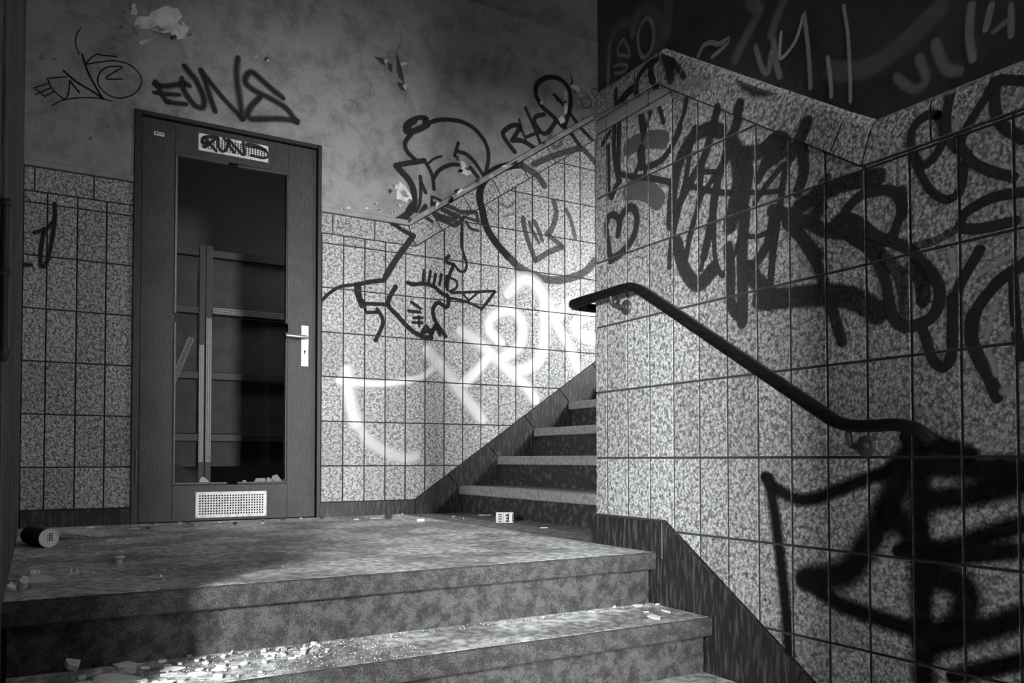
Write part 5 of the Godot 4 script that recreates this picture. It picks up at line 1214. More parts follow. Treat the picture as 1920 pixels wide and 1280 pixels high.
	stroke(0.0516, 0.86, 0.0077, 0.03, [-1.9972, 1.0298, -1.9645, 0.9377, -1.9003, 0.8719, -1.8329, 0.9068])
	stroke(0.0411, 0.86, 0.0062, 0.03, [-1.7682, 0.9582, -1.7594, 0.8775, -1.7602, 0.7919, -1.7322, 0.7518])
	stroke(0.0544, 0.86, 0.0082, 0.03, [-1.6847, 0.8765, -1.6493, 0.828, -1.6147, 0.791])
	stroke(0.0616, 0.86, 0.0092, 0.03, [-1.641, 0.7785, -1.5355, 0.767, -1.4193, 0.753, -1.3303, 0.7281, -1.2639, 0.6813])
	stroke(0.0395, 0.86, 0.0059, 0.03, [-1.4621, 0.9571, -1.4134, 0.9258, -1.3281, 0.8956, -1.2618, 0.8411])
	stroke(0.0468, 0.86, 0.0070, 0.03, [-1.4965, 1.0147, -1.4346, 1.0263, -1.3613, 1.0362, -1.2593, 1.0236])
	stroke(0.0388, 0.86, 0.0058, 0.03, [-1.5329, 0.9916, -1.4736, 0.9665, -1.4275, 0.9894])
	stroke(0.0345, 0.86, 0.0052, 0.03, [-1.5953, 0.9998, -1.6131, 0.9364, -1.6575, 0.8916])
	stroke(0.0156, 0.86, 0.0023, 0.03, [-1.6973, 0.9785, -1.6522, 0.9677, -1.5956, 0.9709])
	stroke(0.0173, 0.86, 0.0026, 0.03, [-1.8657, 1.224, -1.8249, 1.2131])
	graffiti_done()
	graffiti("graffiti_tag", "long slanting black letters sprayed over the grey smear above the handrail", "r", 0.034)
	stroke(0.0430, 0.9, 0.0052, 0.034, [-1.4704, 1.2336, -1.4944, 1.1966, -1.5227, 1.1701])
	stroke(0.0395, 0.9, 0.0047, 0.034, [-1.714, 1.379, -1.731, 1.3283, -1.7553, 1.2831, -1.775, 1.2465])
	stroke(0.0240, 0.9, 0.0029, 0.034, [-1.9117, 1.3788, -1.9283, 1.3312, -1.9509, 1.2352, -1.985, 1.1486, -2.0139, 1.0783, -2.0318, 0.9924])
	stroke(0.0345, 0.9, 0.0041, 0.034, [-1.808, 1.404, -1.8337, 1.3471, -1.8652, 1.2761, -1.9239, 1.2193, -1.9849, 1.1563])
	stroke(0.0232, 0.9, 0.0028, 0.034, [-1.8704, 1.2778, -1.8814, 1.2139, -1.898, 1.1247, -1.9308, 1.0538, -1.9532, 0.9752])
	stroke(0.0208, 0.9, 0.0025, 0.034, [-1.7799, 1.2408, -1.825, 1.1966, -1.8767, 1.1563, -1.8927, 1.1345])
	stroke(0.0342, 0.9, 0.0041, 0.034, [-1.7751, 1.2392, -1.8051, 1.1905, -1.8258, 1.1233, -1.8365, 1.0599, -1.8708, 0.9571])
	stroke(0.0188, 0.9, 0.0023, 0.034, [-1.8238, 1.0625, -1.827, 0.9899, -1.8177, 0.922, -1.7933, 0.8806, -1.7688, 0.8973, -1.7397, 0.941, -1.7015, 1.0132])
	stroke(0.0273, 0.9, 0.0033, 0.034, [-1.9908, 1.1252, -2.014, 1.0649, -2.0321, 0.9594])
	stroke(0.0199, 0.9, 0.0024, 0.034, [-1.9144, 1.0822, -1.9364, 1.0231, -1.9561, 0.9589])
	stroke(0.0183, 0.9, 0.0022, 0.034, [-1.8466, 1.0647, -1.8626, 0.9983, -1.8842, 0.9174])
	stroke(0.0461, 0.9, 0.0055, 0.034, [-1.7087, 1.214, -1.6861, 1.1682, -1.7006, 1.1023, -1.708, 1.055])
	stroke(0.0450, 0.9, 0.0054, 0.034, [-1.6989, 1.0476, -1.7115, 0.9453, -1.7103, 0.8396, -1.7138, 0.7279])
	stroke(0.0344, 0.9, 0.0041, 0.034, [-1.6459, 1.1384, -1.6104, 1.1821, -1.5759, 1.2113])
	stroke(0.0253, 0.9, 0.0030, 0.034, [-1.5227, 1.1701, -1.5477, 1.1251, -1.5607, 1.0757, -1.5696, 1.0247, -1.5871, 0.9721, -1.5964, 0.8969])
	stroke(0.0257, 0.9, 0.0031, 0.034, [-1.5785, 0.982, -1.5919, 0.918, -1.6035, 0.8328, -1.6117, 0.7532])
	stroke(0.0206, 0.9, 0.0025, 0.034, [-1.5557, 1.1476, -1.6112, 1.1108, -1.66, 1.0699])
	stroke(0.0161, 0.9, 0.0019, 0.034, [-1.6732, 1.1031, -1.6201, 1.0878, -1.5607, 1.0773])
	stroke(0.0394, 0.9, 0.0047, 0.034, [-1.595, 1.0281, -1.5698, 1.0113])
	stroke(0.0313, 0.9, 0.0038, 0.034, [-1.5614, 1.0158, -1.5131, 0.957, -1.4629, 0.8932, -1.4366, 0.8618])
	stroke(0.0331, 0.9, 0.0040, 0.034, [-1.5453, 0.9802, -1.4937, 0.9216, -1.4444, 0.8431, -1.4154, 0.7679, -1.3942, 0.7019, -1.3683, 0.6242])
	stroke(0.0255, 0.9, 0.0031, 0.034, [-1.408, 1.0659, -1.4573, 1.0328, -1.5125, 1.0092, -1.5532, 1.0102])
	graffiti_done()
	graffiti("graffiti_tag", "thick black looping letter R on the right wall above the handrail's lower half", "r", 0.034)
	stroke(0.0302, 0.95, 0.0036, 0.034, [-1.3898, 0.9336, -1.3717, 0.9444, -1.333, 0.9359, -1.2959, 0.9053, -1.2632, 0.8735, -1.2187, 0.8483, -1.179, 0.8219, -1.1409, 0.777, -1.1098, 0.7319, -1.1019, 0.6921, -1.1167, 0.6533, -1.1517, 0.6364, -1.1907, 0.6364, -1.2182, 0.6576, -1.2303, 0.6971, -1.2391, 0.751, -1.2577, 0.8015, -1.2932, 0.8538, -1.3371, 0.8882])
	stroke(0.0277, 0.95, 0.0033, 0.034, [-1.3537, 0.9619, -1.3083, 0.9889, -1.2552, 0.9871, -1.217, 0.9731, -1.1972, 0.94, -1.193, 0.9102])
	stroke(0.0268, 0.95, 0.0032, 0.034, [-1.1953, 0.9691, -1.1927, 0.931, -1.2056, 0.8942, -1.2217, 0.8606])
	stroke(0.0357, 0.7, 0.0043, 0.03, [-1.2446, 0.8163, -1.2043, 0.7673, -1.1897, 0.7074, -1.1903, 0.6676])
	stroke(0.0373, 0.8, 0.0045, 0.02, [-1.1706, 0.7776, -1.1473, 0.7391, -1.1421, 0.6935])
	stroke(0.0196, 0.6, 0.0023, 0.03, [-1.1699, 0.8255, -1.1142, 0.8265, -1.061, 0.841])
	graffiti_done()
	graffiti("graffiti_tag", "black U-shaped spray stroke beside the thick looping letter", "r", 0.034)
	stroke(0.0261, 0.95, 0.0031, 0.034, [-1.0088, 0.7794, -1.0356, 0.7415, -1.0548, 0.7106, -1.0705, 0.6596, -1.0743, 0.5847])
	stroke(0.0265, 0.95, 0.0032, 0.034, [-1.0729, 0.6831, -1.0723, 0.6291, -1.0745, 0.5701, -1.0847, 0.5335, -1.1015, 0.5284, -1.1211, 0.5482, -1.1349, 0.5884, -1.1446, 0.6203])
	graffiti_done()
	graffiti("graffiti_tag", "black branching spray stroke at the right edge above the handrail's end", "r", 0.034)
	stroke(0.0275, 0.96, 0.0033, 0.034, [-0.9062, 0.7326, -0.9544, 0.7122, -0.9898, 0.6828, -1.0159, 0.6507, -1.0269, 0.6129, -1.0301, 0.5791])
	stroke(0.0310, 0.96, 0.0037, 0.034, [-1.0266, 0.6355, -1.0299, 0.5885, -1.015, 0.542, -0.9926, 0.4982, -0.9757, 0.4531])
	stroke(0.0221, 0.96, 0.0026, 0.034, [-0.9376, 0.6987, -0.9362, 0.6378, -0.9325, 0.5667])
	stroke(0.0195, 0.96, 0.0023, 0.034, [-0.9357, 0.6644, -0.932, 0.5958, -0.9235, 0.532])
	graffiti_done()
	graffiti("graffiti_patch", "pale grey paint streak slanting beside the branching black stroke", "r", 0.42)
	stroke(0.0176, 0.5, 0.0062, 0.42, [-0.9271, 0.7572, -0.9738, 0.7418, -1.007, 0.7304])
	graffiti_done()
	graffiti("graffiti_patch", "pale grey paint streak right of the branching black stroke's foot", "r", 0.42)
	stroke(0.0152, 0.5, 0.0053, 0.42, [-0.9918, 0.5524, -0.9774, 0.5019])
	graffiti_done()
	graffiti("graffiti_patch", "pale grey paint dab between the looping letter and the U-shaped stroke", "r", 0.42)
	stroke(0.0206, 0.5, 0.0072, 0.42, [-1.0727, 0.7897, -1.0677, 0.7562])
	graffiti_done()
	graffiti("graffiti_patch", "long pale grey paint streak inside the branching black stroke", "r", 0.42)
	stroke(0.0143, 0.5, 0.0050, 0.42, [-0.9751, 0.6559, -0.9856, 0.6215, -0.9964, 0.5841])
	graffiti_done()
	graffiti("graffiti_patch", "pale grey paint dab right of the thick black stroke's lower end", "r", 0.42)
	stroke(0.0221, 0.5, 0.0077, 0.42, [-0.9583, 0.462, -0.9246, 0.4646])
	graffiti_done()
	graffiti("graffiti_patch", "short pale grey streak inside the fork of the branching stroke", "r", 0.42)
	stroke(0.0149, 0.5, 0.0052, 0.42, [-0.9664, 0.575, -0.9465, 0.5927])
	graffiti_done()
	graffiti("graffiti_patch", "thin pale grey dab right of the looping letter's upper curve", "r", 0.42)
	stroke(0.0111, 0.5, 0.0039, 0.42, [-1.1146, 0.799, -1.1036, 0.7691])
	graffiti_done()
	graffiti("graffiti_tag", "black letters ES on the upper tiles at the right edge of the wall", "r", 0.034)
	stroke(0.0220, 0.95, 0.0026, 0.034, [-1.0986, 1.1194, -1.1301, 1.1283, -1.1599, 1.1082, -1.1665, 1.0707, -1.1521, 1.0291, -1.1376, 1.0131, -1.1142, 1.0224, -1.094, 1.046, -1.0864, 1.0819, -1.0986, 1.1166])
	stroke(0.0205, 0.95, 0.0025, 0.034, [-1.1667, 1.0537, -1.1437, 0.9926, -1.121, 0.9495, -1.0874, 0.9178, -1.0571, 0.92, -1.0432, 0.9482, -1.0426, 0.9856])
	stroke(0.0240, 0.95, 0.0029, 0.034, [-1.0644, 1.1665, -1.0762, 1.1165, -1.0769, 1.0675, -1.0582, 1.0285])
	stroke(0.0214, 0.95, 0.0026, 0.034, [-0.965, 1.15, -0.983, 1.1234, -1.0146, 1.0854, -1.0444, 1.0453, -1.0475, 1.0195])
	stroke(0.0232, 0.95, 0.0028, 0.034, [-1.05, 1.0311, -1.0214, 0.9841, -0.9806, 0.9502, -0.9341, 0.923])
	stroke(0.0262, 0.95, 0.0031, 0.034, [-0.9652, 1.1371, -0.9683, 1.0968, -0.9566, 1.0458, -0.9114, 0.9991])
	stroke(0.0218, 0.95, 0.0026, 0.034, [-0.965, 1.15, -0.9095, 1.1221])
	stroke(0.0244, 0.95, 0.0029, 0.034, [-0.9132, 0.8846, -0.9615, 0.8909, -1.002, 0.8867, -1.0389, 0.8729, -1.0499, 0.8543, -1.0448, 0.8396, -1.0029, 0.8291, -0.9332, 0.827])
	graffiti_done()
	graffiti("graffiti_letters", "huge soft black spray letters on the lower right wall below the handrail", "r", 0.008)
	stroke(0.0345, 0.95, 0.0155, 0.008, [-1.6269, 0.2589, -1.5937, 0.2335, -1.5295, 0.2064, -1.468, 0.2054, -1.3929, 0.2293, -1.3067, 0.2621, -1.2265, 0.2896, -1.1713, 0.3153])
	stroke(0.0365, 0.95, 0.0164, 0.008, [-1.6173, 0.2516, -1.5946, 0.1516, -1.5772, 0.0345, -1.5602, -0.0953, -1.5481, -0.2313])
	stroke(0.0706, 0.95, 0.0318, 0.008, [-1.1985, 0.3026, -1.2273, 0.2253, -1.2713, 0.1452, -1.3245, 0.0613, -1.3716, 0.0155, -1.4792, -0.0118])
	stroke(0.0434, 0.95, 0.0195, 0.008, [-1.4792, -0.0118, -1.4046, -0.0573, -1.3112, -0.0763, -1.204, -0.0902, -1.1441, -0.0918])
	stroke(0.0574, 0.95, 0.0258, 0.008, [-1.1575, 0.3464, -1.1603, 0.1532, -1.1563, -0.0323, -1.1523, -0.2101])
	stroke(0.0557, 0.95, 0.0251, 0.008, [-1.1397, 0.2164, -1.0403, 0.2325, -0.9225, 0.2649])
	stroke(0.0586, 0.95, 0.0264, 0.008, [-1.1385, 0.3029, -1.0394, 0.2945, -0.9221, 0.29])
	stroke(0.0451, 0.95, 0.0203, 0.008, [-1.2014, 0.0933, -1.0844, 0.1107, -1.0125, 0.1407, -0.9239, 0.1758])
	stroke(0.0387, 0.95, 0.0174, 0.008, [-1.1418, 0.0745, -1.0424, 0.097, -0.9248, 0.1202])
	stroke(0.0671, 0.95, 0.0302, 0.008, [-1.1357, 0.0444, -1.0612, 0.0299, -1.05, -0.0157, -1.081, -0.0742, -1.138, -0.1151])
	stroke(0.0496, 0.95, 0.0223, 0.008, [-1.1124, -0.1041, -1.0157, -0.0682, -0.927, -0.0186])
	stroke(0.0376, 0.95, 0.0169, 0.008, [-1.0764, -0.1802, -0.9998, -0.1454, -0.9284, -0.1129])
	stroke(0.0592, 0.95, 0.0267, 0.008, [-1.228, 0.174, -1.1738, 0.1335])
	stroke(0.0397, 0.95, 0.0159, 0.008, [-1.1833, 0.3647, -1.1118, 0.3491, -1.0448, 0.3291])
	graffiti_done()
	graffiti("graffiti_letters", "faint grey outlined letters SO on the black upper wall at the far corner", "r", 0.31)
	stroke(0.0118, 0.5, 0.0059, 0.31, [-2.2879, 1.8445, -2.318, 1.8345, -2.321, 1.8063, -2.2883, 1.7877, -2.2535, 1.7689, -2.2624, 1.8037, -2.2879, 1.8445])
	stroke(0.0118, 0.5, 0.0059, 0.31, [-2.3402, 1.7713, -2.3071, 1.7618, -2.2701, 1.7413, -2.2721, 1.7264, -2.3026, 1.7276, -2.3375, 1.7422])
	stroke(0.0153, 0.51, 0.0076, 0.31, [-2.1625, 1.8635, -2.1975, 1.846, -2.2066, 1.7987, -2.1894, 1.7454, -2.1635, 1.7283, -2.1293, 1.7468, -2.1205, 1.7986, -2.137, 1.8456, -2.1625, 1.8635])
	stroke(0.0183, 0.37, 0.0092, 0.31, [-2.3687, 1.8603, -2.3842, 1.7167])
	stroke(0.0329, 0.17, 0.0164, 0.31, [-2.3744, 1.7187, -2.3885, 1.8089, -2.3539, 1.8896, -2.2783, 1.9015, -2.2376, 1.8475])
	stroke(0.0461, 0.17, 0.0138, 0.31, [-2.0461, 1.8784, -2.0466, 1.8132, -2.055, 1.7626])
	stroke(0.0415, 0.17, 0.0208, 0.31, [-2.2286, 1.8433, -2.2148, 1.9001, -2.1537, 1.8987, -2.0952, 1.8367, -2.0959, 1.7539, -2.155, 1.7133])
	graffiti_done()
	graffiti("graffiti_letters", "grey brush letters with long drips on the black upper wall", "r", 0.27)
	stroke(0.0165, 0.77, 0.0020, 0.27, [-1.9032, 1.6167, -1.8813, 1.638, -1.8459, 1.6338, -1.8149, 1.6146, -1.771, 1.6107, -1.7913, 1.595, -1.8393, 1.5861])
	stroke(0.0383, 0.31, 0.0153, 0.27, [-1.6801, 1.6748, -1.6496, 1.6406, -1.6935, 1.5945, -1.7388, 1.542])
	stroke(0.0180, 0.51, 0.0054, 0.27, [-1.663, 1.5373, -1.6393, 1.4653, -1.6157, 1.4411, -1.6062, 1.4931])
	stroke(0.0206, 0.51, 0.0062, 0.27, [-1.597, 1.5263, -1.5862, 1.4519, -1.575, 1.4148])
	stroke(0.0121, 0.85, 0.0014, 0.27, [-1.4898, 1.549, -1.5178, 1.4902, -1.563, 1.4626, -1.5743, 1.479, -1.5679, 1.5361])
	stroke(0.0309, 0.34, 0.0124, 0.27, [-1.5612, 1.6204, -1.5787, 1.5967, -1.6026, 1.5522])
	stroke(0.0142, 0.68, 0.0017, 0.27, [-1.4868, 1.5503, -1.4741, 1.4416, -1.4681, 1.3369])
	stroke(0.0136, 0.85, 0.0016, 0.27, [-1.4119, 1.3958, -1.4046, 1.3428, -1.4016, 1.2874])
	stroke(0.0113, 0.85, 0.0014, 0.27, [-1.3609, 1.5115, -1.3491, 1.4391, -1.3431, 1.3172, -1.3429, 1.251])
	graffiti_done()
	graffiti("graffiti_letters", "dim grey round letters on the black upper wall at the right edge", "r", 0.23)
	stroke(0.0528, 0.27, 0.0106, 0.23, [-1.3966, 1.353, -1.3206, 1.3209, -1.2489, 1.3202, -1.1854, 1.3379, -1.1084, 1.3706])
	stroke(0.0233, 0.51, 0.0093, 0.23, [-1.1516, 1.2778, -1.1355, 1.2184, -1.1697, 1.2121, -1.2087, 1.2569])
	stroke(0.0260, 0.51, 0.0104, 0.23, [-1.1095, 1.2953, -1.0901, 1.2313, -1.0587, 1.2101])
	stroke(0.0205, 0.68, 0.0061, 0.23, [-1.0258, 1.3457, -1.0306, 1.2827, -1.0238, 1.2259])
	stroke(0.0177, 0.68, 0.0053, 0.23, [-0.9815, 1.3238, -0.9931, 1.2804])
	stroke(0.0156, 0.68, 0.0047, 0.23, [-0.939, 1.3028, -0.94, 1.2407])
	stroke(0.0137, 0.59, 0.0041, 0.23, [-0.9751, 1.2645, -0.95, 1.2749])
	graffiti_done()

# ---------------------------------------------------------------- rubbish
func shard_mesh(s: int, size: Vector3, sides := 6) -> ArrayMesh:
	var r := RandomNumberGenerator.new(); r.seed = s
	var p := PackedVector2Array()
	for k in sides:
		var a := TAU * (k + r.randf_range(-0.25, 0.25)) / sides
		p.append(Vector2(cos(a) * size.x, sin(a) * size.z) * 0.5 * r.randf_range(0.65, 1.0))
	var b := MB.new()
	b.prism(p, 0.0, size.y, minf(size.y * 0.4, 0.002))
	var m := b.mesh()
	return m
var shared := {}
func bit(called: String, label: String, cat: String, group: String, m: Material, pos: Vector3, size: Vector3, variant: int, yaw: float, tilt := 0.0) -> MeshInstance3D:
	var key := variant
	if not shared.has(key): shared[key] = shard_mesh(100 + variant, Vector3.ONE, 5 + variant % 3)
	var basis := Basis(Vector3.UP, yaw) * Basis(Vector3.RIGHT, tilt - PI / 2) * Basis.from_scale(Vector3(size.x, size.z, size.y))
	var lift := absf(sin(tilt)) * size.z * 0.42
	var o := put(called, shared[key], m, null, Transform3D(basis, pos + Vector3(0, lift, 0)))
	tag(o, label, cat, group)
	return o
func litter() -> void:
	bit("board_fragment", "splintered grey board fragment at the landing edge, far left", "debris", "", M.white_bit, Vector3(0.009, 0.0005, -2.314), Vector3(0.09, 0.014, 0.034), 1, -0.35, 0.8)
	bit("plaster_chunk", "crumpled pale scrap between the board fragment and the wooden post", "debris", "", M.white_bit, Vector3(-0.034, 0.0005, -2.292), Vector3(0.032, 0.02, 0.03), 2, 0.4, 0.7)
	bit("plaster_shard", "pointed white shard at the foot of the wooden post", "debris", "", M.white_bit, Vector3(-0.059, 0.0005, -2.27), Vector3(0.03, 0.008, 0.022), 3, 0.9, 0.8)
	bit("plaster_chunk", "small pale lump behind the board fragment", "debris", "", M.white_bit, Vector3(-0.016, 0.0005, -2.564), Vector3(0.022, 0.012, 0.02), 4, 0, 0)
	bit("plaster_chunk", "tiny pale lump right of the larger lump on the dark floor", "debris", "", M.white_bit, Vector3(-0.002, 0.0005, -2.58), Vector3(0.014, 0.01, 0.012), 5, 0, 0)
	bit("card_strip", "flat pale strip lying behind the patterned carton", "debris", "", M.grey_bit, Vector3(2.149, 0.0005, -3.954), Vector3(0.11, 0.004, 0.03), 6, -0.3, 0)
	bit("paper_stub", "small white stub on the floor near the stair foot", "debris", "", M.white_bit, Vector3(1.668, 0.0005, -3.748), Vector3(0.055, 0.012, 0.016), 7, 0.2, 0)
	bit("crumpled_scrap", "dark crumpled scrap against the skirting left of the stairs", "debris", "", M.dark_bit, Vector3(1.593, 0.0005, -4.006), Vector3(0.06, 0.02, 0.02), 8, 0.1, 0.3)
	bit("splinter", "long flat pale splinter along the skirting right of the door", "debris", "", M.grey_bit, Vector3(1.537, 0.0005, -4.04), Vector3(0.14, 0.005, 0.02), 9, 0.05, 0)
	bit("plaster_chip", "small pale chip along the skirting near the door", "debris", "", M.grey_bit, Vector3(1.409, 0.0005, -3.986), Vector3(0.03, 0.008, 0.014), 10, 0, 0)
	bit("paper_sliver", "thin white sliver on the dusty floor below the first step", "debris", "", M.white_bit, Vector3(1.981, 0.0005, -3.086), Vector3(0.05, 0.004, 0.015), 11, -0.2, 0)
	bit("plaster_chip", "thin pale chip at the foot of the sloping skirting", "debris", "", M.grey_bit, Vector3(1.941, 0.0005, -3.934), Vector3(0.04, 0.006, 0.012), 12, 0.6, 0)
	bit("stone", "white rounded stone on the lower step among dust", "stone", "", M.white_bit, Vector3(0.569, -0.1725, -2.191), Vector3(0.034, 0.022, 0.028), 13, 0.3, 0)
	bit("paper_scrap", "folded white paper scrap at the left end of the lower step", "paper scrap", "", M.paper, Vector3(0.069, -0.1725, -2.13), Vector3(0.045, 0.014, 0.05), 14, 0.5, 0.5)
	bit("paper_scrap", "flat white paper flake right of the folded scrap on the step", "paper scrap", "", M.paper, Vector3(0.174, -0.1725, -2.113), Vector3(0.06, 0.003, 0.04), 15, 0.2, 0.1)
	bit("paint_flake", "palest ragged paint flake on the lower step by the skirting", "paint flake", "", M.white_bit, Vector3(1.714, -0.1725, -2.097), Vector3(0.045, 0.003, 0.035), 16, 0.3, 0.05)
	bit("paint_flake", "slim white paint flake left of the ragged one on the lower step", "paint flake", "", M.white_bit, Vector3(1.637, -0.1725, -2.121), Vector3(0.04, 0.003, 0.012), 17, 0.7, 0.05)
	bit("paint_flake", "largest white paint flake near the front of the lower step", "paint flake", "", M.white_bit, Vector3(1.633, -0.1725, -1.917), Vector3(0.11, 0.003, 0.05), 18, 1.1, 0.05)
	bit("paint_flake", "long thin white paint flake behind the largest one", "paint flake", "", M.white_bit, Vector3(1.729, -0.1725, -1.97), Vector3(0.06, 0.003, 0.02), 19, 1.5000000000000002, 0.05)
	bit("paint_flake", "small square white paint flake alone left of the others", "paint flake", "", M.white_bit, Vector3(1.524, -0.1725, -2.091), Vector3(0.03, 0.003, 0.02), 20, 1.9000000000000001, 0.05)
	bit("paint_flake", "narrow white flake standing against the right skirting", "paint flake", "", M.white_bit, Vector3(1.816, -0.1725, -1.982), Vector3(0.035, 0.003, 0.012), 21, 2.3, 0.05)
	bit("paint_flake", "tiny white flake behind the largest flake", "paint flake", "", M.white_bit, Vector3(1.667, -0.1725, -1.996), Vector3(0.02, 0.003, 0.012), 22, 2.7, 0.05)
	bit("paint_flake", "small white flake close to the riser at right", "paint flake", "", M.white_bit, Vector3(1.794, -0.1725, -2.084), Vector3(0.03, 0.003, 0.012), 23, 3.1, 0.05)
	bit("splinter", "thin pale splinter right of the wires", "splinter", "", M.white_bit, Vector3(0.198, 0.0005, -4.152), Vector3(0.05, 0.006, 0.007), 24, 0.0, 0)
	bit("splinter", "thicker pale splinter in front of the skirting left of the door", "splinter", "", M.grey_bit, Vector3(0.217, 0.0005, -3.834), Vector3(0.05, 0.006, 0.007), 25, 0.1, 0)
	bit("splinter", "thin pale splinter at the foot of the door frame", "splinter", "", M.grey_bit, Vector3(0.369, 0.0005, -3.985), Vector3(0.05, 0.006, 0.007), 26, 0.2, 0)
	bit("splinter", "short pale splinter in the dust before the door", "splinter", "", M.grey_bit, Vector3(0.239, 0.0005, -3.413), Vector3(0.05, 0.006, 0.007), 27, 0.30000000000000004, 0)
	can(0.029, -3.324)
	plug(0.21, -2.719)
	clip_bit(0.083, -2.505)
	carton(1.98, -3.443)
	ring_bit(0.326, -2.143)
	wires(0.056, -3.616)
	# loose chips: the ones one can tell apart are things, the finest crumbs are one heap
	for k in 110:
		if k < 14:
			var q := Vector3(0.10 + 0.022 * k + rng.randf_range(-0.01, 0.01), -0.1722, -rng.randf_range(1.88, 2.02))
			bit("paint_flake", ["pale", "grey"][k % 2] + " curled paint flake in the heap at the left end of the lower step", "paint flake", ["pale", "grey"][k % 2] + " paint flakes in the heap on the lower step", M.white_bit if k % 2 == 0 else M.grey_bit, q, Vector3(rng.randf_range(0.05, 0.10), 0.002, rng.randf_range(0.015, 0.035)), 60 + k % 5, rng.randf_range(-0.5, 0.3), rng.randf_range(0.05, 0.45))
			continue
		var f := pow(rng.randf(), 0.8)
		var p := Vector3(0.02 + 0.62 * f, -0.1725, -rng.randf_range(1.86, 2.10))
		if p.x > 0.45 and p.z > -2.0: p.z -= 0.1
		var white := rng.randf() < 0.4
		var zone: String = ("close to the riser" if p.z < -1.98 else "near the front edge") + (" at the left end of the lower step" if p.x < 0.3 else " right of the heap on the lower step")
		var words: String = ("small white plaster chip " if white else "small grey plaster chip ") + zone
		bit("plaster_chip", words, "plaster chip", words.replace("chip", "chips").replace("small ", ""), M.white_bit if white else M.grey_bit, p, Vector3(rng.randf_range(0.004, 0.03), rng.randf_range(0.002, 0.007), rng.randf_range(0.005, 0.018)), 40 + k % 12, rng.randf_range(-0.6, 0.6), rng.randf_range(0.0, 0.3))
	for k in 60:
		var p := Vector3(-0.06 + 0.4 * pow(rng.randf(), 1.4), 0.0004, -rng.randf_range(2.12, 3.9))
		var white := rng.randf() < 0.5
		var words: String = ("tiny white chip " if white else "tiny grey chip ") + ("on the landing floor near its front edge at left" if p.z > -2.9 else "on the landing floor between the can and the skirting" if p.x < 0.1 else "on the landing floor before the door frame's left foot")
		bit("floor_chip", words, "chip", words.replace("chip", "chips").replace("tiny ", ""), M.white_bit if white else M.grey_bit, p, Vector3(rng.randf_range(0.004, 0.013), rng.randf_range(0.002, 0.006), rng.randf_range(0.004, 0.010)), 40 + k % 12, rng.randf_range(-3.0, 3.0), rng.randf_range(0.0, 0.3))
	for k in 26:
		var p := Vector3(rng.randf_range(0.42, 1.95), 0.0004, -rng.randf_range(3.95, 4.26))
		if p.x > 1.85: p.z += 0.4
		var pale := rng.randf() < 0.6
		var words: String = ("small grey rubble chip " if pale else "small dark rubble chip ") + ("at the foot of the door" if p.x < 1.3 else "against the skirting right of the door" if p.x < 1.85 else "on the floor before the upper stairs")
		bit("skirting_chip", words, "chip", words.replace("chip", "chips").replace("small ", ""), M.grey_bit if pale else M.dark_bit, p, Vector3(rng.randf_range(0.008, 0.03), rng.randf_range(0.003, 0.010), rng.randf_range(0.006, 0.014)), 40 + k % 12, rng.randf_range(-0.8, 0.8), rng.randf_range(0.0, 0.3))
	var mm := MultiMesh.new()
	mm.transform_format = MultiMesh.TRANSFORM_3D
	mm.mesh = shard_mesh(5, Vector3(0.004, 0.002, 0.003), 5)
	mm.instance_count = 2000
	for k in 2000:
		var p := Vector3.ZERO
		if k < 800: p = Vector3(0.0 + 0.85 * pow(rng.randf(), 0.9), -0.1725, -rng.randf_range(1.85, 2.112))
		elif k < 1600: p = Vector3(-0.07 + 0.7 * pow(rng.randf(), 1.6), 0.0004, -rng.randf_range(2.11, 4.2))
		else: p = Vector3(rng.randf_range(0.2, 1.78), 0.0004 if k % 2 else -0.1725, 0)
		if k >= 1600: p.z = -rng.randf_range(4.1, 4.27) if k % 2 else -rng.randf_range(2.07, 2.115)
		mm.set_instance_transform(k, Transform3D(Basis(Vector3.UP, rng.randf() * TAU) * Basis(Vector3.RIGHT, -PI / 2) * Basis.from_scale(Vector3.ONE * rng.randf_range(0.3, 1.2)), p))
	var mi := MultiMeshInstance3D.new()
	mi.name = "crumbs"; mi.multimesh = mm; mi.material_override = M.grey_bit
	add_child(mi)
	tag(mi, "fine white plaster crumbs and dust grains scattered over the landing and step", "crumbs", "", "stuff")

func can(x: float, z: float) -> void:
	var r := 0.033
	var t := Transform3D(Basis(Vector3.UP, 0.32) * Basis(Vector3.RIGHT, PI / 2), Vector3(x, r, z))
	var o := thing("tin_can", "dark can lying on its side with a round white lid toward the room", "can", t)
	var b := MB.new()
	b.lathe([Vector2(0, -0.19), Vector2(r - 0.003, -0.19), Vector2(r, -0.187), Vector2(r, -0.003), Vector2(r - 0.002, 0.0)], 32)
	put("can_body", b.mesh(), M.black, o)
	b = MB.new()
	b.lathe([Vector2(r - 0.0005, -0.004), Vector2(r + 0.0005, -0.001), Vector2(r + 0.0005, 0.002), Vector2(r - 0.002, 0.0035), Vector2(r - 0.004, 0.0015), Vector2(0, 0.001)].map(func(q): return q), 32)
	put("can_lid", b.mesh(), M.white_bit, o)
	b = MB.new()
	for e in [[0.000, -0.018, 0.006, 0.012], [0.008, -0.018, 0.013, 0.012], [-0.005, -0.014, -0.003, 0.010]]:
		for k in 4: b.box(Vector3(e[0], 0.0012, e[1] + k * 0.0075), Vector3(e[2], 0.0016, e[1] + k * 0.0075 + 0.0052))
	put("lid_print", b.mesh(), M.dark_bit, o)
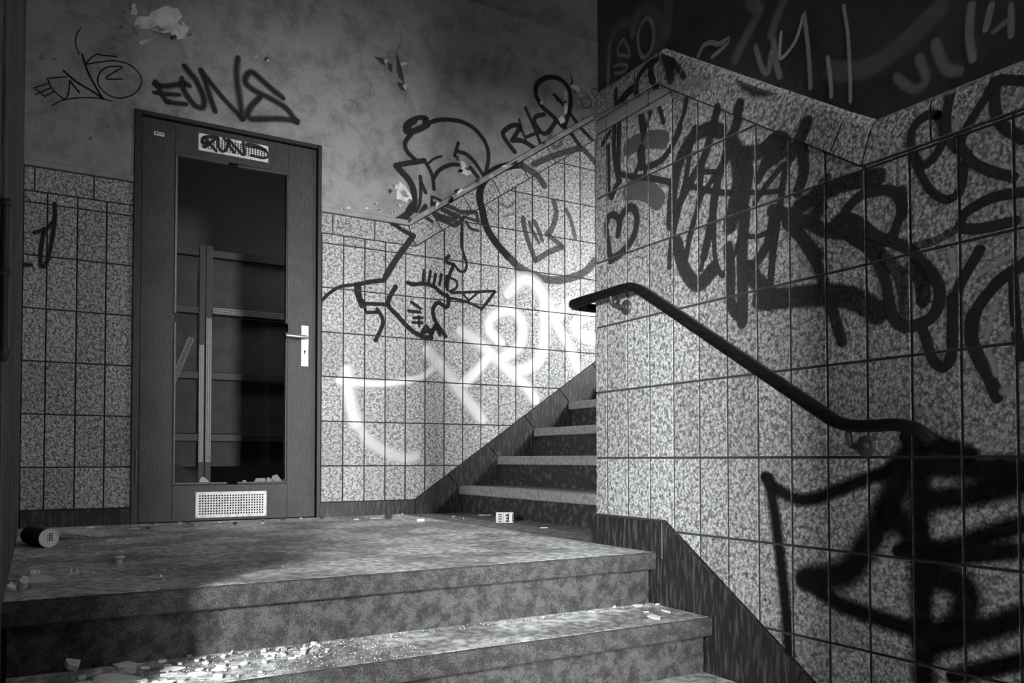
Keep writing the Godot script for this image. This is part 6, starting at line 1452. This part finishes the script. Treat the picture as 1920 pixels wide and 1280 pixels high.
func plug(x: float, z: float) -> void:
	var o := thing("plastic_plug", "small white mushroom-shaped plastic plug on the dark floor", "plug", at(x, 0.0, z))
	var b := MB.new()
	b.lathe([Vector2(0, 0.0), Vector2(0.009, 0.0), Vector2(0.009, 0.009)], 18)
	put("plug_stem", b.mesh(), M.white_bit, o)
	b = MB.new()
	b.lathe([Vector2(0.009, 0.009), Vector2(0.0165, 0.016), Vector2(0.015, 0.020), Vector2(0.009, 0.0225), Vector2(0, 0.023)], 18)
	put("plug_cap", b.mesh(), M.white_bit, o)
func clip_bit(x: float, z: float) -> void:
	var o := thing("plastic_clip", "small white two-pronged plastic clip in the rubble at left", "clip", Transform3D(Basis(Vector3.UP, -0.4), Vector3(x, 0, z)))
	put("clip_base", box_mesh(Vector3(-0.012, 0, -0.004), Vector3(0.012, 0.006, 0.004), 0.001), M.white_bit, o)
	for s in [-0.009, 0.006]: put("prong", box_mesh(Vector3(s, 0.006, -0.003), Vector3(s + 0.004, 0.019, 0.003), 0.0008), M.white_bit, o)
func carton(x: float, z: float) -> void:
	var o := thing("small_carton", "small white carton with dark printed pattern by the lowest step", "carton", Transform3D(Basis(Vector3.UP, -0.52), Vector3(x, 0, z)))
	put("carton_body", box_mesh(Vector3(-0.043, 0, -0.025), Vector3(0.043, 0.051, 0.0), 0.0012), M.paper, o)
	var b := MB.new()
	for e in [[-0.033, -0.012, 5], [0.004, 0.020, 3]]:
		for k in e[2]:
			var hh: float = 0.044 / e[2]
			b.box(Vector3(e[0] + 0.002 * (k % 2), 0.004 + k * hh, 0.0), Vector3(e[1], 0.004 + k * hh + hh * 0.55, 0.0006))
	b.box(Vector3(0.014, 0.004, 0.0), Vector3(0.021, 0.046, 0.0006)); b.box(Vector3(0.036, 0.004, 0.0), Vector3(0.040, 0.046, 0.0006))
	b.box(Vector3(-0.006, 0.003, 0.0), Vector3(-0.004, 0.048, 0.0005))
	put("printed_pattern", b.mesh(), M.dark_bit, o)
func ring_bit(x: float, z: float) -> void:
	var o := thing("square_ring", "small square white plastic ring lying among chips on the lower step", "ring", Transform3D(Basis(Vector3.UP, 0.4) * Basis(Vector3.RIGHT, 0.35), Vector3(x, -0.170, z)))
	var b := MB.new()
	for s in [-1, 1]:
		b.box(Vector3(s * 0.010 - 0.003, 0, -0.013), Vector3(s * 0.010 + 0.003, 0.005, 0.013)); b.box(Vector3(-0.013, 0, s * 0.010 - 0.003), Vector3(0.013, 0.005, s * 0.010 + 0.003))
	put("ring_body", b.mesh(), M.white_bit, o)
func wires(x: float, z: float) -> void:
	var o := thing("wire_tangle", "tangle of thin bent wires lying right of the can", "wire", at(x, 0, z))
	var sec := []
	for k in 6: sec.append(Vector2(0.0011 * cos(TAU * k / 6), 0.0011 * sin(TAU * k / 6)))
	for k in 7:
		var b := MB.new()
		var a := -0.5 + 0.32 * k
		var l := rng.randf_range(0.07, 0.16)
		var pts := []
		for i in 9:
			var s := i / 8.0
			pts.append(Vector3(0.01 + l * s * cos(a), 0.0013 + 0.028 * sin(PI * s) * (0.3 + 0.15 * k) * 0.6, -l * s * sin(a) + 0.012 * sin(s * 5.0 + k)))
		b.sweep(pts, sec, [Vector3.UP])
		put("wire", b.mesh(), M.dark_bit if k % 3 else M.grey_iron, o)
